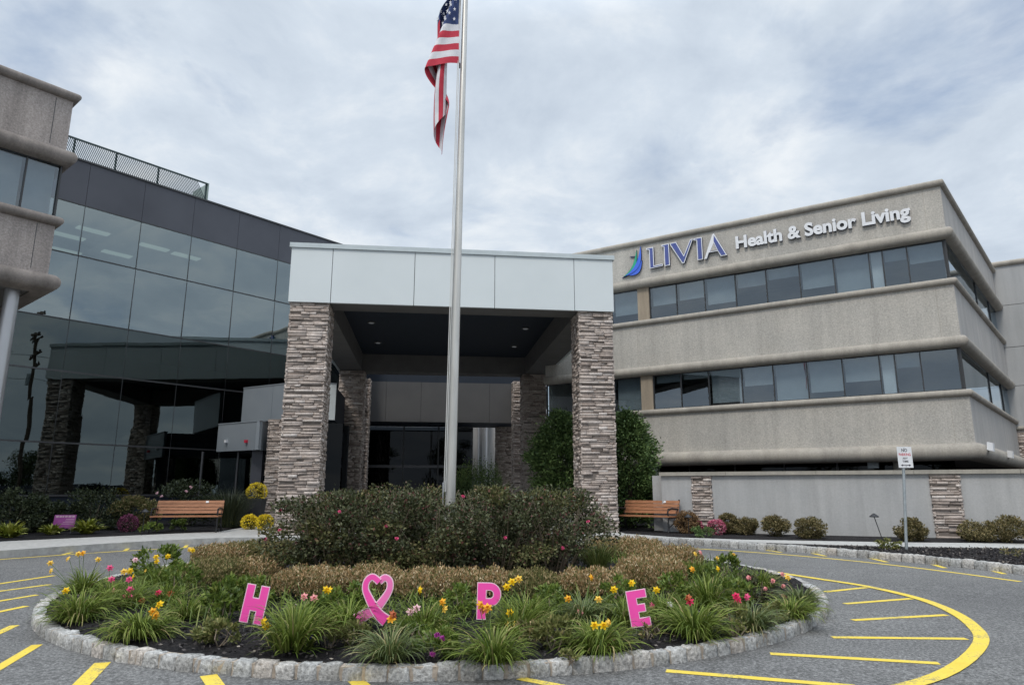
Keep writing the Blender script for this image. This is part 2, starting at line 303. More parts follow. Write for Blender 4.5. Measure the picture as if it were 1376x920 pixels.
class MB:
    def __init__(s): s.v = []; s.f = []; s.m = []; s.smooth = False
    def add(s, vs, fs, mi=0):
        o = len(s.v); s.v += [tuple(float(c) for c in q) for q in vs]; s.f += [tuple(i + o for i in q) for q in fs]; s.m += [mi] * len(fs)
    def hexa(s, p, mi=0):   # 8 corners: bottom loop of 4, top loop of 4
        s.add(p, [(3, 2, 1, 0), (4, 5, 6, 7), (0, 1, 5, 4), (1, 2, 6, 5), (2, 3, 7, 6), (3, 0, 4, 7)], mi)
    def box(s, x0, x1, y0, y1, z0, z1, mi=0):
        s.hexa([(x0, y0, z0), (x1, y0, z0), (x1, y1, z0), (x0, y1, z0), (x0, y0, z1), (x1, y0, z1), (x1, y1, z1), (x0, y1, z1)], mi)
    def fbox(s, fr, u0, u1, w0, w1, z0, z1, mi=0):
        q = [(u0, w1), (u1, w1), (u1, w0), (u0, w0)]
        s.hexa([fr.P(u, w_, z0) for u, w_ in q] + [fr.P(u, w_, z1) for u, w_ in q], mi)
    def prism(s, poly, z0, z1, mi=0):      # z0/z1 numbers or functions of (x,y)
        f0 = z0 if callable(z0) else (lambda x, y: z0); f1 = z1 if callable(z1) else (lambda x, y: z1)
        n = len(poly); a = sum(poly[i][0] * poly[(i + 1) % n][1] - poly[(i + 1) % n][0] * poly[i][1] for i in range(n))
        if a < 0: poly = poly[::-1]
        vs = [(x, y, f0(x, y)) for x, y in poly] + [(x, y, f1(x, y)) for x, y in poly]
        s.add(vs, [tuple(range(n - 1, -1, -1)), tuple(range(n, 2 * n))] + [(i, (i + 1) % n, (i + 1) % n + n, i + n) for i in range(n)], mi)
    def tube(s, pts, rad, seg=8, mi=0, cap=True):
        pts = [Vector([float(c) for c in p]) for p in pts]; rad = [rad] * len(pts) if isinstance(rad, (int, float)) else rad
        rings = []; prev = None
        for i, p in enumerate(pts):
            d = (pts[min(i + 1, len(pts) - 1)] - pts[max(i - 1, 0)]).normalized()
            ref = Vector((0, 0, 1)) if abs(d.z) < 0.9 else Vector((1, 0, 0))
            x = d.cross(ref).normalized() if prev is None else (prev - d * prev.dot(d)).normalized(); prev = x; y = d.cross(x)
            rings.append([p + (x * math.cos(a) + y * math.sin(a)) * rad[i] for a in [2 * math.pi * k / seg for k in range(seg)]])
        vs = [q for r in rings for q in r]; fs = []
        for i in range(len(pts) - 1):
            for k in range(seg):
                fs.append((i * seg + k, i * seg + (k + 1) % seg, (i + 1) * seg + (k + 1) % seg, (i + 1) * seg + k))
        if cap: fs += [tuple(range(seg - 1, -1, -1)), tuple(range((len(pts) - 1) * seg, len(pts) * seg))]
        s.add(vs, fs, mi)
    def lathe(s, prof, c=(0, 0), seg=24, mi=0):
        n = len(prof); vs = [(c[0] + r * math.cos(2 * math.pi * k / seg), c[1] + r * math.sin(2 * math.pi * k / seg), z) for r, z in prof for k in range(seg)]
        fs = [(i * seg + k, i * seg + (k + 1) % seg, (i + 1) * seg + (k + 1) % seg, (i + 1) * seg + k) for i in range(n - 1) for k in range(seg)]
        fs += [tuple(range(seg - 1, -1, -1)), tuple(range((n - 1) * seg, n * seg))]; s.add(vs, fs, mi)
    def sweep(s, poly, prof, mi=0):        # closed profile of (outward w, z) along an open plan line, mitred
        n = len(poly); k = len(prof); P = [np.array(p[:2], float) for p in poly]
        nm = []
        for i in range(n - 1):
            d = (P[i + 1] - P[i]) / np.linalg.norm(P[i + 1] - P[i]); nm.append(np.array([d[1], -d[0]]))
        vs = []
        for i in range(n):
            if i == 0: m_ = nm[0]
            elif i == n - 1: m_ = nm[-1]
            else: m_ = (nm[i - 1] + nm[i]); m_ = m_ / (1 + np.dot(nm[i - 1], nm[i]))
            for w_, z in prof: q = P[i] + m_ * w_; vs.append((q[0], q[1], z))
        fs = [(i * k + j, i * k + (j + 1) % k, (i + 1) * k + (j + 1) % k, (i + 1) * k + j) for i in range(n - 1) for j in range(k)]
        fs += [tuple(range(k - 1, -1, -1)), tuple(range((n - 1) * k, n * k))]; s.add(vs, fs, mi)
    def extrude(s, poly, fn, w0, w1, mi=0, sides=None):   # poly of (u,z) outline, fn(u,w,z)->xyz
        n = len(poly); vs = [fn(u, w0, z) for u, z in poly] + [fn(u, w1, z) for u, z in poly]
        o = len(s.v); s.v += [tuple(float(c) for c in q) for q in vs]
        fr = [tuple(o + i for i in range(n, 2 * n)), tuple(o + i for i in range(n - 1, -1, -1))]
        sd = [(o + i, o + (i + 1) % n, o + (i + 1) % n + n, o + i + n) for i in range(n)]
        s.f += fr + sd; s.m += [mi] * 2 + [mi if sides is None else sides] * n
    def mesh(s, name):
        me = bpy.data.meshes.new(name); me.from_pydata(s.v, [], s.f); me.update()
        if any(s.m): me.polygons.foreach_set('material_index', s.m)
        if s.smooth: me.polygons.foreach_set('use_smooth', [True] * len(me.polygons)); 
        return me
    def build(s, name, mat, parent=None, kind=None, world=True, fix=True):
        me = s.mesh(name)
        if fix:
            import bmesh
            bm = bmesh.new(); bm.from_mesh(me); bmesh.ops.recalc_face_normals(bm, faces=bm.faces); bm.to_mesh(me); bm.free()
        o = link(name, me, mat, parent, kind, world)
        if s.smooth:
            me.polygons.foreach_set('use_smooth', [True] * len(me.polygons))
            try: me.set_sharp_from_angle(angle=R_(40))
            except Exception: pass
        return o
def half_round(zc, r, back=0.12, n=10):   # bullnose profile
    return [(-back, zc - r), (0.02, zc - r)] + [(0.02 + r * math.cos(a), zc + r * math.sin(a)) for a in [(-math.pi / 2 + math.pi * (i + 1) / (n + 1)) for i in range(n)]] + [(0.02, zc + r), (-back, zc + r)]
def quads(name, V, F, mat, parent=None, kind=None, tri=False):
    me = bpy.data.meshes.new(name); V = np.asarray(V, np.float32); F = np.asarray(F, np.int32); k = F.shape[1]
    me.vertices.add(len(V)); me.vertices.foreach_set('co', V.ravel()); me.loops.add(F.size); me.loops.foreach_set('vertex_index', F.ravel())
    me.polygons.add(len(F)); me.polygons.foreach_set('loop_start', np.arange(len(F), dtype=np.int32) * k)
    me.update(calc_edges=True); me.materials.append(mat)
    return link(name, me, None, parent, kind)
def unit(a): return a / np.maximum(np.linalg.norm(a, axis=-1, keepdims=True), 1e-9)
def leaf_quads(pts, dirs, L, W, r=rng, droop=0.0):
    """one pointed leaf per point: a folded-out diamond along dirs"""
    n = len(pts); L = L * r.uniform(0.6, 1.3, (n, 1)); W = W * r.uniform(0.7, 1.2, (n, 1))
    side = unit(np.cross(dirs, r.normal(size=(n, 3))))
    nor = np.cross(dirs, side)
    a = pts; b_ = pts + dirs * L * 0.5 + side * W * 0.5 + nor * W * 0.12; c_ = pts + dirs * L - nor * L * droop; d_ = pts + dirs * L * 0.5 - side * W * 0.5 + nor * W * 0.12
    V = np.stack([a, b_, c_, d_], 1).reshape(-1, 3); F = np.arange(4 * n).reshape(-1, 4); return V, F
def cat(parts):
    V = []; F = []; o = 0
    for v, f in parts: V.append(v); F.append(f + o); o += len(v)
    return np.concatenate(V), np.concatenate(F)
def blob_leaves(n, rx, ry, h, L, W, clumps=14, up=0.35, r=rng, shell=0.55, base=0.0, flat=1.0, spread=0.36, pw=2.0):
    """a shrub: leaves gathered on clumps spread through the volume of the plant"""
    cen = []
    while len(cen) < clumps:
        p = r.uniform(-1, 1, 3); q = (np.abs(p * [1, 1, 0.95]) ** pw).sum() ** (1 / pw)
        if q < 0.92 and (q > shell * r.uniform(0.4, 1)): cen.append(p)
    cen = np.array(cen); idx = r.integers(0, clumps, n); size = r.uniform(0.7, 1.25, clumps)
    off = unit(r.normal(size=(n, 3))) * (r.uniform(0, 1, (n, 1)) ** 0.5) * spread * size[idx][:, None]
    p = cen[idx] + off
    q = (np.abs(p) ** pw).sum(1, keepdims=True) ** (1 / pw); p = np.where(q > 1.08, p / q * 1.08 * r.uniform(0.9, 1.0, (n, 1)), p)
    out = unit(p + r.normal(scale=0.75, size=(n, 3)) + [0, 0, up])
    P = np.stack([p[:, 0] * rx, p[:, 1] * ry, base + (p[:, 2] * flat * 0.5 + 0.5) * h], 1)
    P[:, 2] = np.maximum(P[:, 2], 0.01)
    return leaf_quads(P, out, L, W, r)
def box_leaves(n, rx, ry, h, L, W, r=rng):
    """clipped hedge: upright twiggy leaves filling a rounded block"""
    p = r.uniform(-1, 1, (n, 2)); s = 1 - 0.25 * (np.abs(p[:, ::-1]) ** 4)
    lump = r.uniform(0.80, 1.22, n) + 0.10 * np.sin(p[:, 0] * rx * 9 + 1.3) * np.cos(p[:, 1] * ry * 8) + 0.07 * np.sin(p[:, 0] * rx * 21)
    z = (r.uniform(0, 1, n) ** 0.45) * h * lump * (1 - 0.35 * np.abs(p[:, 0]) ** 6) * (1 - 0.3 * np.abs(p[:, 1]) ** 6)
    P = np.stack([p[:, 0] * s[:, 0] * rx, p[:, 1] * s[:, 1] * ry, z], 1)
    d = unit(r.normal(scale=0.5, size=(n, 3)) + [0, 0, 0.95]); return leaf_quads(P, d, L, W, r)
def blades(n, length, width, spread, r=rng, seg=6, arch=1.0, base_r=0.08):
    """arching strap leaves from one crown"""
    az = r.uniform(0, 2 * math.pi, n); tilt = r.uniform(0.05, spread, n); Ls = length * r.uniform(0.6, 1.12, n); bend = arch * r.uniform(0.8, 2.0, n)
    b0 = np.stack([np.cos(az), np.sin(az), np.zeros(n)], 1); br = base_r * r.uniform(0, 1, (n, 1)); az2 = az + r.normal(scale=0.25, size=n)
    h_ = np.stack([np.cos(az2), np.sin(az2), np.zeros(n)], 1); sd = np.stack([-np.sin(az2), np.cos(az2), np.zeros(n)], 1)
    sd = unit(sd + np.array([0, 0, 1]) * r.normal(scale=0.35, size=(n, 1)))
    P = b0 * br; rows = []
    for k in range(seg + 1):
        f = k / seg; wd = width * (1.0 - 0.15 * (1 - f)) * (1 - f ** 2.6) + 0.0008
        rows.append(np.stack([P - sd * wd / 2, P + sd * wd / 2], 1))
        ang = np.minimum(tilt + bend * f ** 1.5, 2.75)
        P = P + (h_ * np.sin(ang)[:, None] + np.array([0, 0, 1]) * np.cos(ang)[:, None]) * (Ls / seg)[:, None]
    A = np.stack(rows, 1).reshape(n, (seg + 1) * 2, 3); A[..., 2] = np.maximum(A[..., 2], 0.012)
    V = A.reshape(-1, 3); f0 = np.array([[2 * k, 2 * k + 1, 2 * k + 3, 2 * k + 2] for k in range(seg)])
    F = (f0[None] + (np.arange(n) * (seg + 1) * 2)[:, None, None]).reshape(-1, 4); return V, F
def petals(center, face, size, r=rng, n=6, cup=0.45):
    """an open six-petalled bloom facing 'face'"""
    face = np.array(face, float); face /= np.linalg.norm(face); x = np.cross(face, [0.13, 0.2, 0.97]); x /= np.linalg.norm(x); y = np.cross(face, x)
    V = []; F = []; ph = r.uniform(0, 1)
    for k in range(n):
        a = 2 * math.pi * (k + ph) / n; d = x * math.cos(a) + y * math.sin(a); s = np.cross(face, d); wd = size * (0.30 if k % 2 else 0.24)
        pts = [center - face * size * 0.35, center + d * size * 0.28 + s * wd * 0.8 + face * 0.02, center + d * size * 0.62 + s * wd + face * size * cup * 0.22, center + d * size * 1.0 + face * size * (cup * 0.15 - 0.1 * (k % 2)),
               center + d * size * 0.62 - s * wd + face * size * cup * 0.22, center + d * size * 0.28 - s * wd * 0.8 + face * 0.02]
        o = len(V); V += pts; F += [(o, o + 1, o + 5, o), (o + 1, o + 2, o + 4, o + 5), (o + 2, o + 3, o + 4, o + 2)]
    F4 = []; F = [f if f[0] != f[-1] else f[:3] for f in F]
    return V, F
def text_mesh(s, size=1.0, offset=0.0, extrude=0.0):
    cu = bpy.data.curves.new('lettering', 'FONT'); cu.body = s; cu.size = size; cu.offset = offset; cu.extrude = extrude; cu.resolution_u = 4
    ob = bpy.data.objects.new('lettering', cu); COL.objects.link(ob); bpy.context.view_layer.update()
    me = bpy.data.meshes.new_from_object(ob.evaluated_get(bpy.context.evaluated_depsgraph_get()))
    bpy.data.objects.remove(ob); bpy.data.curves.remove(cu); me.materials.clear(); return me
def me_xyz(me):
    a = np.zeros(len(me.vertices) * 3); me.vertices.foreach_get('co', a); return a.reshape(-1, 3)
def copy_tree(o, parent=None):
    c = o.copy(); COL.objects.link(c)
    if parent is not None: c.parent = parent
    for ch in o.children: copy_tree(ch, c)
    return c
#@@NEXT
# ------------------------------------------------------------------ ground, pavements, markings
mb = MB(); g = 400
xs = [-g, -60, -30, -15, 0, 15, 30, 60, g]; ys = [-g, -40, -20, 0, 12, 24, 36, 60, g]
for i in range(8):
    for j in range(8):
        q = [(xs[i], ys[j]), (xs[i + 1], ys[j]), (xs[i + 1], ys[j + 1]), (xs[i], ys[j + 1])]
        mb.add([(x, y, SL * max(-60, min(y, 60))) for x, y in q], [(0, 1, 2, 3)])
mb.build('ground', MT['asphalt'], kind='structure')
gf = lambda h: (lambda x, y: SL * y + h)
LK = [(-14.6, 10.5), (-12.9, 13.4), (-11.23, 15.75), (-10.35, 17.05), (-9.3, 18.3), (-7.9, 19.35), (-6.6, 19.62)]
LT = [(-16.6, 13.4), (-12.94, 18.16), (-10.37, 20.46), (-8.9, 21.75)]
def smooth_line(p, k=4):
    p = [np.array(q, float) for q in p]; out = []
    for i in range(len(p) - 1):
        p0, p1, p2, p3 = p[max(i - 1, 0)], p[i], p[i + 1], p[min(i + 2, len(p) - 1)]
        for j in range(k):
            s = j / k; out.append(0.5 * (2 * p1 + (p2 - p0) * s + (2 * p0 - 5 * p1 + 4 * p2 - p3) * s * s + (3 * p1 - p0 - 3 * p2 + p3) * s ** 3))
    out.append(p[-1]); return [tuple(q) for q in out]
RK = [(-6.6, 19.62), (2.2, 20.25), (3.0, 20.02), (4.4, 19.08), (5.75, 17.82), (7.03, 16.54), (7.99, 15.14), (8.65, 13.97), (9.08, 12.87), (9.4, 11.0)]
RK = RK[:1] + smooth_line(RK[1:]); LK = smooth_line(LK[:-1]) + [LK[-1]]
# pavement round the entrance: left walk, plaza under the canopy, right walk
RB = [(3.1, 20.05), (4.5, 19.16), (5.88, 17.98), (8.79, 16.75), (11.61, 16.3), (16.5, 15.8)]
RT = [(17.5, 17.2), (12.47, 17.55), (9.51, 17.95), (6.02, 18.75), (4.48, 19.5), (3.3, 20.9), (3.2, 23.0)]
MB.build  # noqa
mb = MB(); mb.prism(LK + [(2.6, 20.28)] + RB + RT + [(3.4, 40), (-9.2, 40), (-8.9, 21.75)] + LT[::-1][1:], gf(-0.3), gf(0.150)); mb.build('sidewalk', MT['sidewalk'], kind='structure')
mb = MB(); mb.prism([(LT[0][0] - 0.02, LT[0][1] + 0.03)] + LT[1:] + [(-9.2, 24), (-9.25, 40), (-30, 40), (-30, 10)], gf(-0.3), lambda x, y: SL * y + 0.165 + 0.0 * x); mb.build('left_planting_bed', MT['mulch'], kind='structure')
mb = MB(); mb.prism([(17.5, 17.2), (12.47, 17.55), (9.51, 17.95), (6.02, 18.75), (4.48, 19.5), (3.3, 20.9), (3.2, 23.0), (3.2, 40), (40, 40), (40, 15)], gf(-0.3), gf(0.165)); mb.build('right_planting_bed', MT['mulch'], kind='structure')
mb = MB(); k0 = [(q[0] + 0.07, q[1] + 0.06) for q in RK if q[0] > 5.95]; mb.prism(k0 + [(16.5, 11), (16.5, 15.78)] + [(a, b - 0.012) for a, b in RB[::-1][1:] if a > 5.8], gf(-0.3), gf(0.140)); mb.build('kerbside_mulch_strip', MT['mulch'], kind='structure')
def band(path, w0, w1, h0, h1, mat, name, parent=None):   # kerb or line following a plan path, w to the right of travel
    mb = MB(); P = [np.array(p, float) for p in path]; n = len(P); off = []
    for i in range(n):
        d = P[min(i + 1, n - 1)] - P[max(i - 1, 0)]; d /= np.linalg.norm(d); off.append(np.array([d[1], -d[0]]))
    for i in range(n - 1):
        q = [P[i] + off[i] * w0, P[i + 1] + off[i + 1] * w0, P[i + 1] + off[i + 1] * w1, P[i] + off[i] * w1]
        if h0 is None: mb.add([(a, b, SL * b + h1) for a, b in q], [(0, 1, 2, 3)])
        else: mb.hexa([(a, b, SL * b + h0) for a, b in q] + [(a, b, SL * b + h1) for a, b in q])
    return mb.build(name, mat, parent, 'structure')
band(LK, 0.0, 0.14, -0.2, 0.156, MT['kerbstone'], 'left_kerb')
def resample(path, step):
    P = [np.array(p, float) for p in path]; out = [P[0]]; acc = 0
    for a, b_ in zip(P[:-1], P[1:]):
        L = np.linalg.norm(b_ - a); d = (b_ - a) / max(L, 1e-9); s = step - acc
        while s <= L: out.append(a + d * s); s += step
        acc = (acc + L) % step
    return out
def kerb_blocks(name, path, width, h, base, r, side=1, step=0.21):
    """rough granite blocks set end to end in mortar"""
    V = []; F = []; pts = resample(path, step)
    for a, b_ in zip(pts[:-1], pts[1:]):
        d = b_ - a; L = np.linalg.norm(d); d /= L; n = np.array([d[1], -d[0]]) * side
        g0 = r.uniform(0.002, 0.016); g1 = r.uniform(0.002, 0.016); w0 = r.uniform(0.002, 0.020); hh = h + r.uniform(-0.008, 0.010)
        nu, nw, nz = 6, 4, 4; grid = {}
        us = np.linspace(g0, L - g1, nu); ws = np.linspace(w0, -width + r.uniform(-0.02, 0.02), nw); zs = np.linspace(-0.08, hh, nz)
        o = len(V)
        for i in range(nu):
            for j in range(nw):
                for k in range(nz):
                    if 0 < i < nu - 1 and 0 < j < nw - 1 and 0 < k < nz - 1: continue
                    e = (i in (0, nu - 1)) + (j in (0, nw - 1)) + (k == nz - 1)
                    q = a + d * us[i] + n * ws[j]; z = zs[k]
                    cen = a + d * L / 2 - n * width / 2; q = q + (cen - q) * (0.035 * (e - 1) if e > 1 else 0)
                    z -= 0.005 * (e - 1) if k == nz - 1 and e > 1 else 0
                    jt = r.normal(scale=0.0052, size=3)
                    grid[i, j, k] = len(V); V.append((q[0] + jt[0], q[1] + jt[1], SL * q[1] + base + z + jt[2]))
        def face(f): F.append(f if side > 0 else f[::-1])
        for i in range(nu - 1):
            for k in range(nz - 1):
                for j, fl in ((0, 0), (nw - 1, 1)):
                    f = (grid[i, j, k], grid[i + 1, j, k], grid[i + 1, j, k + 1], grid[i, j, k + 1]); face(f if not fl else f[::-1])
            for j in range(nw - 1): face((grid[i, j, nz - 1], grid[i + 1, j, nz - 1], grid[i + 1, j + 1, nz - 1], grid[i, j + 1, nz - 1]))
        for j in range(nw - 1):
            for k in range(nz - 1):
                for i, fl in ((0, 1), (nu - 1, 0)):
                    f = (grid[i, j, k], grid[i, j + 1, k], grid[i, j + 1, k + 1], grid[i, j, k + 1]); face(f[::-1] if fl else f)
    return quads(name, V, F, MT['granite'], None, 'structure')
rk = np.random.default_rng(3)
ring = [(IC[0] + IR * math.cos(a), IC[1] + IR * math.sin(a)) for a in np.linspace(0, 2 * math.pi, 240)]
kerb_blocks('island_kerb', ring, 0.125, 0.118, 0.0, rk, 1, 0.195)
RKb = [q for q in RK if q[0] > 2.3]
RKa = [q for q in RK if q[0] <= 2.5]
band(RKa, 0.0, 0.14, -0.2, 0.156, MT['kerbstone'], 'entrance_kerb')
kerb_blocks('right_kerb', RKb, 0.13, 0.155, 0.0, rk, 1, 0.24)
mb = MB(); n_ = 160
for i in range(n_):
    a0, a1 = 2 * math.pi * i / n_, 2 * math.pi * (i + 1) / n_; q = []
    for r_, a in ((IR - 0.004, a0), (IR - 0.004, a1), (IR - 0.12, a1), (IR - 0.12, a0)): q.append((IC[0] + r_ * math.cos(a), IC[1] + r_ * math.sin(a)))
    mb.hexa([(x, y, SL * y - 0.1) for x, y in q] + [(x, y, SL * y + 0.108) for x, y in q])
mb.build('kerb_mortar', MT['mortar'], kind='structure')
V = []; F = []; nr, na = 26, 120
for i in range(nr + 1):
    for k in range(na):
        r_ = (IR - 0.10) * i / nr; a = 2 * math.pi * k / na; x = IC[0] + r_ * math.cos(a); y = IC[1] + r_ * math.sin(a)
        V.append((x, y, mound(x, y) + rk.normal(scale=0.012)))
for i in range(nr):
    for k in range(na): F.append((i * na + k, (i + 1) * na + k, (i + 1) * na + (k + 1) % na, i * na + (k + 1) % na))
quads('island_soil', V, F, MT['mulch'], None, 'structure')
def chips(name, pts, r, size):
    n = len(pts); d = unit(r.normal(size=(n, 3)) * [1, 1, 0.35]); return leaf_quads(pts, d, size, size * 0.45, r)
n = 16000; a = rk.uniform(0, 2 * math.pi, n); r_ = (IR - 0.16) * np.sqrt(rk.uniform(0.30, 1, n)); x = IC[0] + r_ * np.cos(a); y = IC[1] + r_ * np.sin(a)
z = SL * y + 0.105 + 0.15 * (1 - (r_ / (IR - 0.1)) ** 2) + rk.uniform(0.004, 0.028, n)
V, F = chips('mulch_chips', np.stack([x, y, z], 1), rk, 0.048)
tag(quads('mulch_chips', V, F, MT['chip']), 'dark shredded bark mulch covering the round island bed', 'mulch', kind='stuff')
n = 9000; x = rk.uniform(6.5, 14, n); y = rk.uniform(13, 17, n)
kb = np.array(k0); keep = []
def inside(px, py, poly):
    c = False; j = len(poly) - 1
    for i in range(len(poly)):
        if (poly[i][1] > py) != (poly[j][1] > py) and px < (poly[j][0] - poly[i][0]) * (py - poly[i][1]) / (poly[j][1] - poly[i][1]) + poly[i][0]: c = not c
        j = i
    return c
sp = [(p[0] + 0.12, p[1] + 0.1) for p in k0] + [(16.5, 11), (16.5, 15.7)] + [(a_, b_ - 0.08) for a_, b_ in RB[::-1][1:] if a_ > 5.8]
kk = np.array([inside(px, py, sp) for px, py in zip(x, y)]); x, y = x[kk], y[kk]
V, F = chips('c', np.stack([x, y, SL * y + 0.145 + rk.uniform(0, 0.02, len(x))], 1), rk, 0.055)
tag(quads('kerbside_mulch_chips', V, F, MT['chip']), 'dark bark mulch along the granite kerb in front of the no parking sign', 'mulch', kind='stuff')
# painted lines: each stripe its own marking
HM = 0.004
def stripe(p0, p1, w0, w1=None):
    a = gp(*p0)[:2]; b_ = gp(*p1)[:2]; strip(a, b_, w0, w1)
def strip(a, b_, w0, w1=None):
    w1 = w1 or w0; a = np.array(a); b_ = np.array(b_); d = (b_ - a) / np.linalg.norm(b_ - a); n = np.array([d[1], -d[0]]); mb = MB()
    K = 12
    for i in range(K):
        f0, f1 = i / K, (i + 1) / K; q = []
        for f, s in ((f0, 1), (f1, 1), (f1, -1), (f0, -1)):
            p = a + (b_ - a) * f + n * s * (w0 + (w1 - w0) * f) / 2; q.append((p[0], p[1], SL * p[1] + HM))
        mb.add(q, [(0, 1, 2, 3)])
    mb.build('road_marking', MT['paint'], kind='structure', fix=False)
RL = smooth_line([(-1.2, 4.55), (1.0, 4.85), (2.3, 5.55), (3.6, 6.3), (4.75, 7.5), (5.3, 8.5), (5.62, 9.5), (5.72, 10.45), (5.56, 11.5), (5.2, 12.3), (4.75, 13.3), (4.0, 15.0)], 6)
band(RL, -0.07, 0.07, None, 0.0085, MT['paint'], 'road_marking')
for p0, p1 in [((1108, 795), (1165, 789)), ((1135, 811), (1225, 804)), ((1146, 833), (1272, 826)), ((1118, 856), (1299, 858)), ((1035, 878), (1262, 891)), ((895, 901), (1150, 922)), ((698, 911), (775, 926))]: stripe(p0, p1, 0.10)
for p0, p1 in [((-60, 793), (73, 773)), ((-60, 802), (68, 785)), ((-60, 817), (50, 799)), ((-60, 834), (36, 814)), ((-60, 876), (20, 840)), ((-60, 932), (50, 866))]: stripe(p0, p1, 0.10)
for p0, p1 in [((60, 970), (138, 890)), ((310, 950), (280, 907)), ((520, 950), (478, 914))]: stripe(p0, p1, 0.135)
ll = smooth_line([(-14.4, 9.4), (-12.6, 12.8), (-11.0, 15.2), (-9.9, 16.6), (-8.6, 17.8), (-7.2, 18.7)])
band(ll, -0.05, 0.05, None, HM, MT['paint'], 'road_marking')
for i in range(2, len(ll) - 2, 3):
    a = np.array(ll[i]); b_ = np.array(LK[min(range(len(LK)), key=lambda k: math.hypot(LK[k][0] - a[0] + 0.5, LK[k][1] - a[1] - 0.9))]); strip(a, a + (b_ - a) * 0.85, 0.09)
rl = smooth_line([(4.3, 18.0), (5.3, 17.25), (6.35, 16.2), (7.3, 14.8), (7.95, 13.4), (8.4, 12.0)])
band(rl, -0.05, 0.05, None, HM, MT['paint'], 'road_marking')
for p0, p1 in [((1162, 748), (1192, 755)), ((1240, 754), (1270, 763)), ((1322, 763), (1350, 771)), ((1086, 742), (1110, 747)), ((1030, 739), (1050, 742))]: stripe(p0, p1, 0.10)

# ------------------------------------------------------------------ stone cladding
def ledgestone(fr, u0, u1, w0, w1, z0, z1, r, parent, name='stone_cladding', mats=None, hc=(0.055, 0.115), faces='fblr'):
    core = MB(); core.fbox(fr, u0 + 0.03, u1 - 0.03, w0 + 0.03, w1 - 0.03, z0, z1)
    core.build('column_core', MT['stone_core'], parent)
    V = []; F = []
    def stone(face, a0, a1, za, zb, dpt):
        if face == 'f': q = (a0, a1, w1 - 0.05, w1 - 0.035 + dpt)
        elif face == 'b': q = (a0, a1, w0 + 0.035 - dpt, w0 + 0.05)
        elif face == 'l': q = (u0 + 0.035 - dpt, u0 + 0.05, a0, a1)
        else: q = (u1 - 0.05, u1 - 0.035 + dpt, a0, a1)
        o = len(V); pts = [(q[0], q[3]), (q[1], q[3]), (q[1], q[2]), (q[0], q[2])]
        for z in (za, zb):
            for u, w_ in pts:
                x, y, z_ = fr.P(u + r.normal(scale=0.004), w_ + r.normal(scale=0.004), z + r.normal(scale=0.004)); V.append((x, y, z_))
        F.extend([tuple(o + i for i in f) for f in [(3, 2, 1, 0), (4, 5, 6, 7), (0, 1, 5, 4), (1, 2, 6, 5), (2, 3, 7, 6), (3, 0, 4, 7)]])
    for face in faces:
        lo, hi = (u0, u1) if face in 'fb' else (w0, w1); z = z0
        while z < z1 - 0.005:
            h = r.uniform(*hc); h = min(h, z1 - z)
            if z1 - z - h < 0.03: h = z1 - z
            a_ = lo + r.uniform(-0.02, 0.012)
            while a_ < hi - 0.01:
                L = r.uniform(0.16, 0.62); e = min(a_ + L, hi + r.uniform(-0.012, 0.02))
                if hi - e < 0.1: e = hi + r.uniform(-0.012, 0.02)
                if r.uniform() < 0.3 and h > 0.085:
                    s = z + h * r.uniform(0.4, 0.6); stone(face, a_, e - 0.008, z + 0.004, s - 0.003, r.uniform(0.0, 0.055)); stone(face, a_, e - 0.008, s + 0.003, z + h - 0.004, r.uniform(0.0, 0.055))
                else: stone(face, a_, e - 0.008, z + 0.004, z + h - 0.004, r.uniform(0.0, 0.055))
                a_ = e + 0.002
            z += h
    o_ = quads(name, V, F, MT['stone'], parent); l_ = Vector((0, 0, 0)); p_ = parent
    while p_ is not None: l_ += p_.location; p_ = p_.parent
    o_.location = -l_; return o_

# ------------------------------------------------------------------ right building: three storeys of banded concrete
rs = np.random.default_rng(21)
RA = np.array([3.4345, 29.7512]); RC = np.array([14.9245, 22.4540]); RE = np.array([23.4675, 32.3309])
FR = Fr(RA, RC - RA); RLEN = float(np.linalg.norm(RC - RA)); FS = Fr(RC, RE - RC); SLEN = float(np.linalg.norm(RE - RC))
U0 = FR.hit(733, 500)[0]
RP = [FR.P(U0, 0, 0)[:2], tuple(RC), tuple(RE)]
rb = thing('office_building', 'three storey beige banded concrete building with wall lettering, right of the stone canopy', 'building', (RC[0], RC[1], 0))
def half(z0, z1, w0=-0.30, w1=0.0): return [(w0, z0), (w1, z0), (w1, z1), (w0, z1)]
for z0, z1 in ((10.32, 12.1), (6.5, 8.5), (2.92, 4.72)):
    mb = MB(); mb.sweep(RP[:2] + [RP[1]], half(z0, z1)) if False else mb.sweep([RP[0], RP[1]], half(z0, z1)); mb.build('wall_panel', MT['concrete'], rb)
    mb = MB(); mb.sweep([RP[1], RP[2]], half(z0, z1)); mb.build('wall_panel', MT['concrete_side'], rb)
for zc, r_ in ((12.12, 0.12), (10.28, 0.195), (8.56, 0.115), (6.48, 0.19), (4.76, 0.115), (2.86, 0.27)):
    mb = MB(); mb.smooth = True; mb.sweep(RP, half_round(zc, r_, 0.28 if zc < 12 else 0.45)); mb.build('ledge', MT['ledge'], rb)
def ledge_face(zc, r_): pass
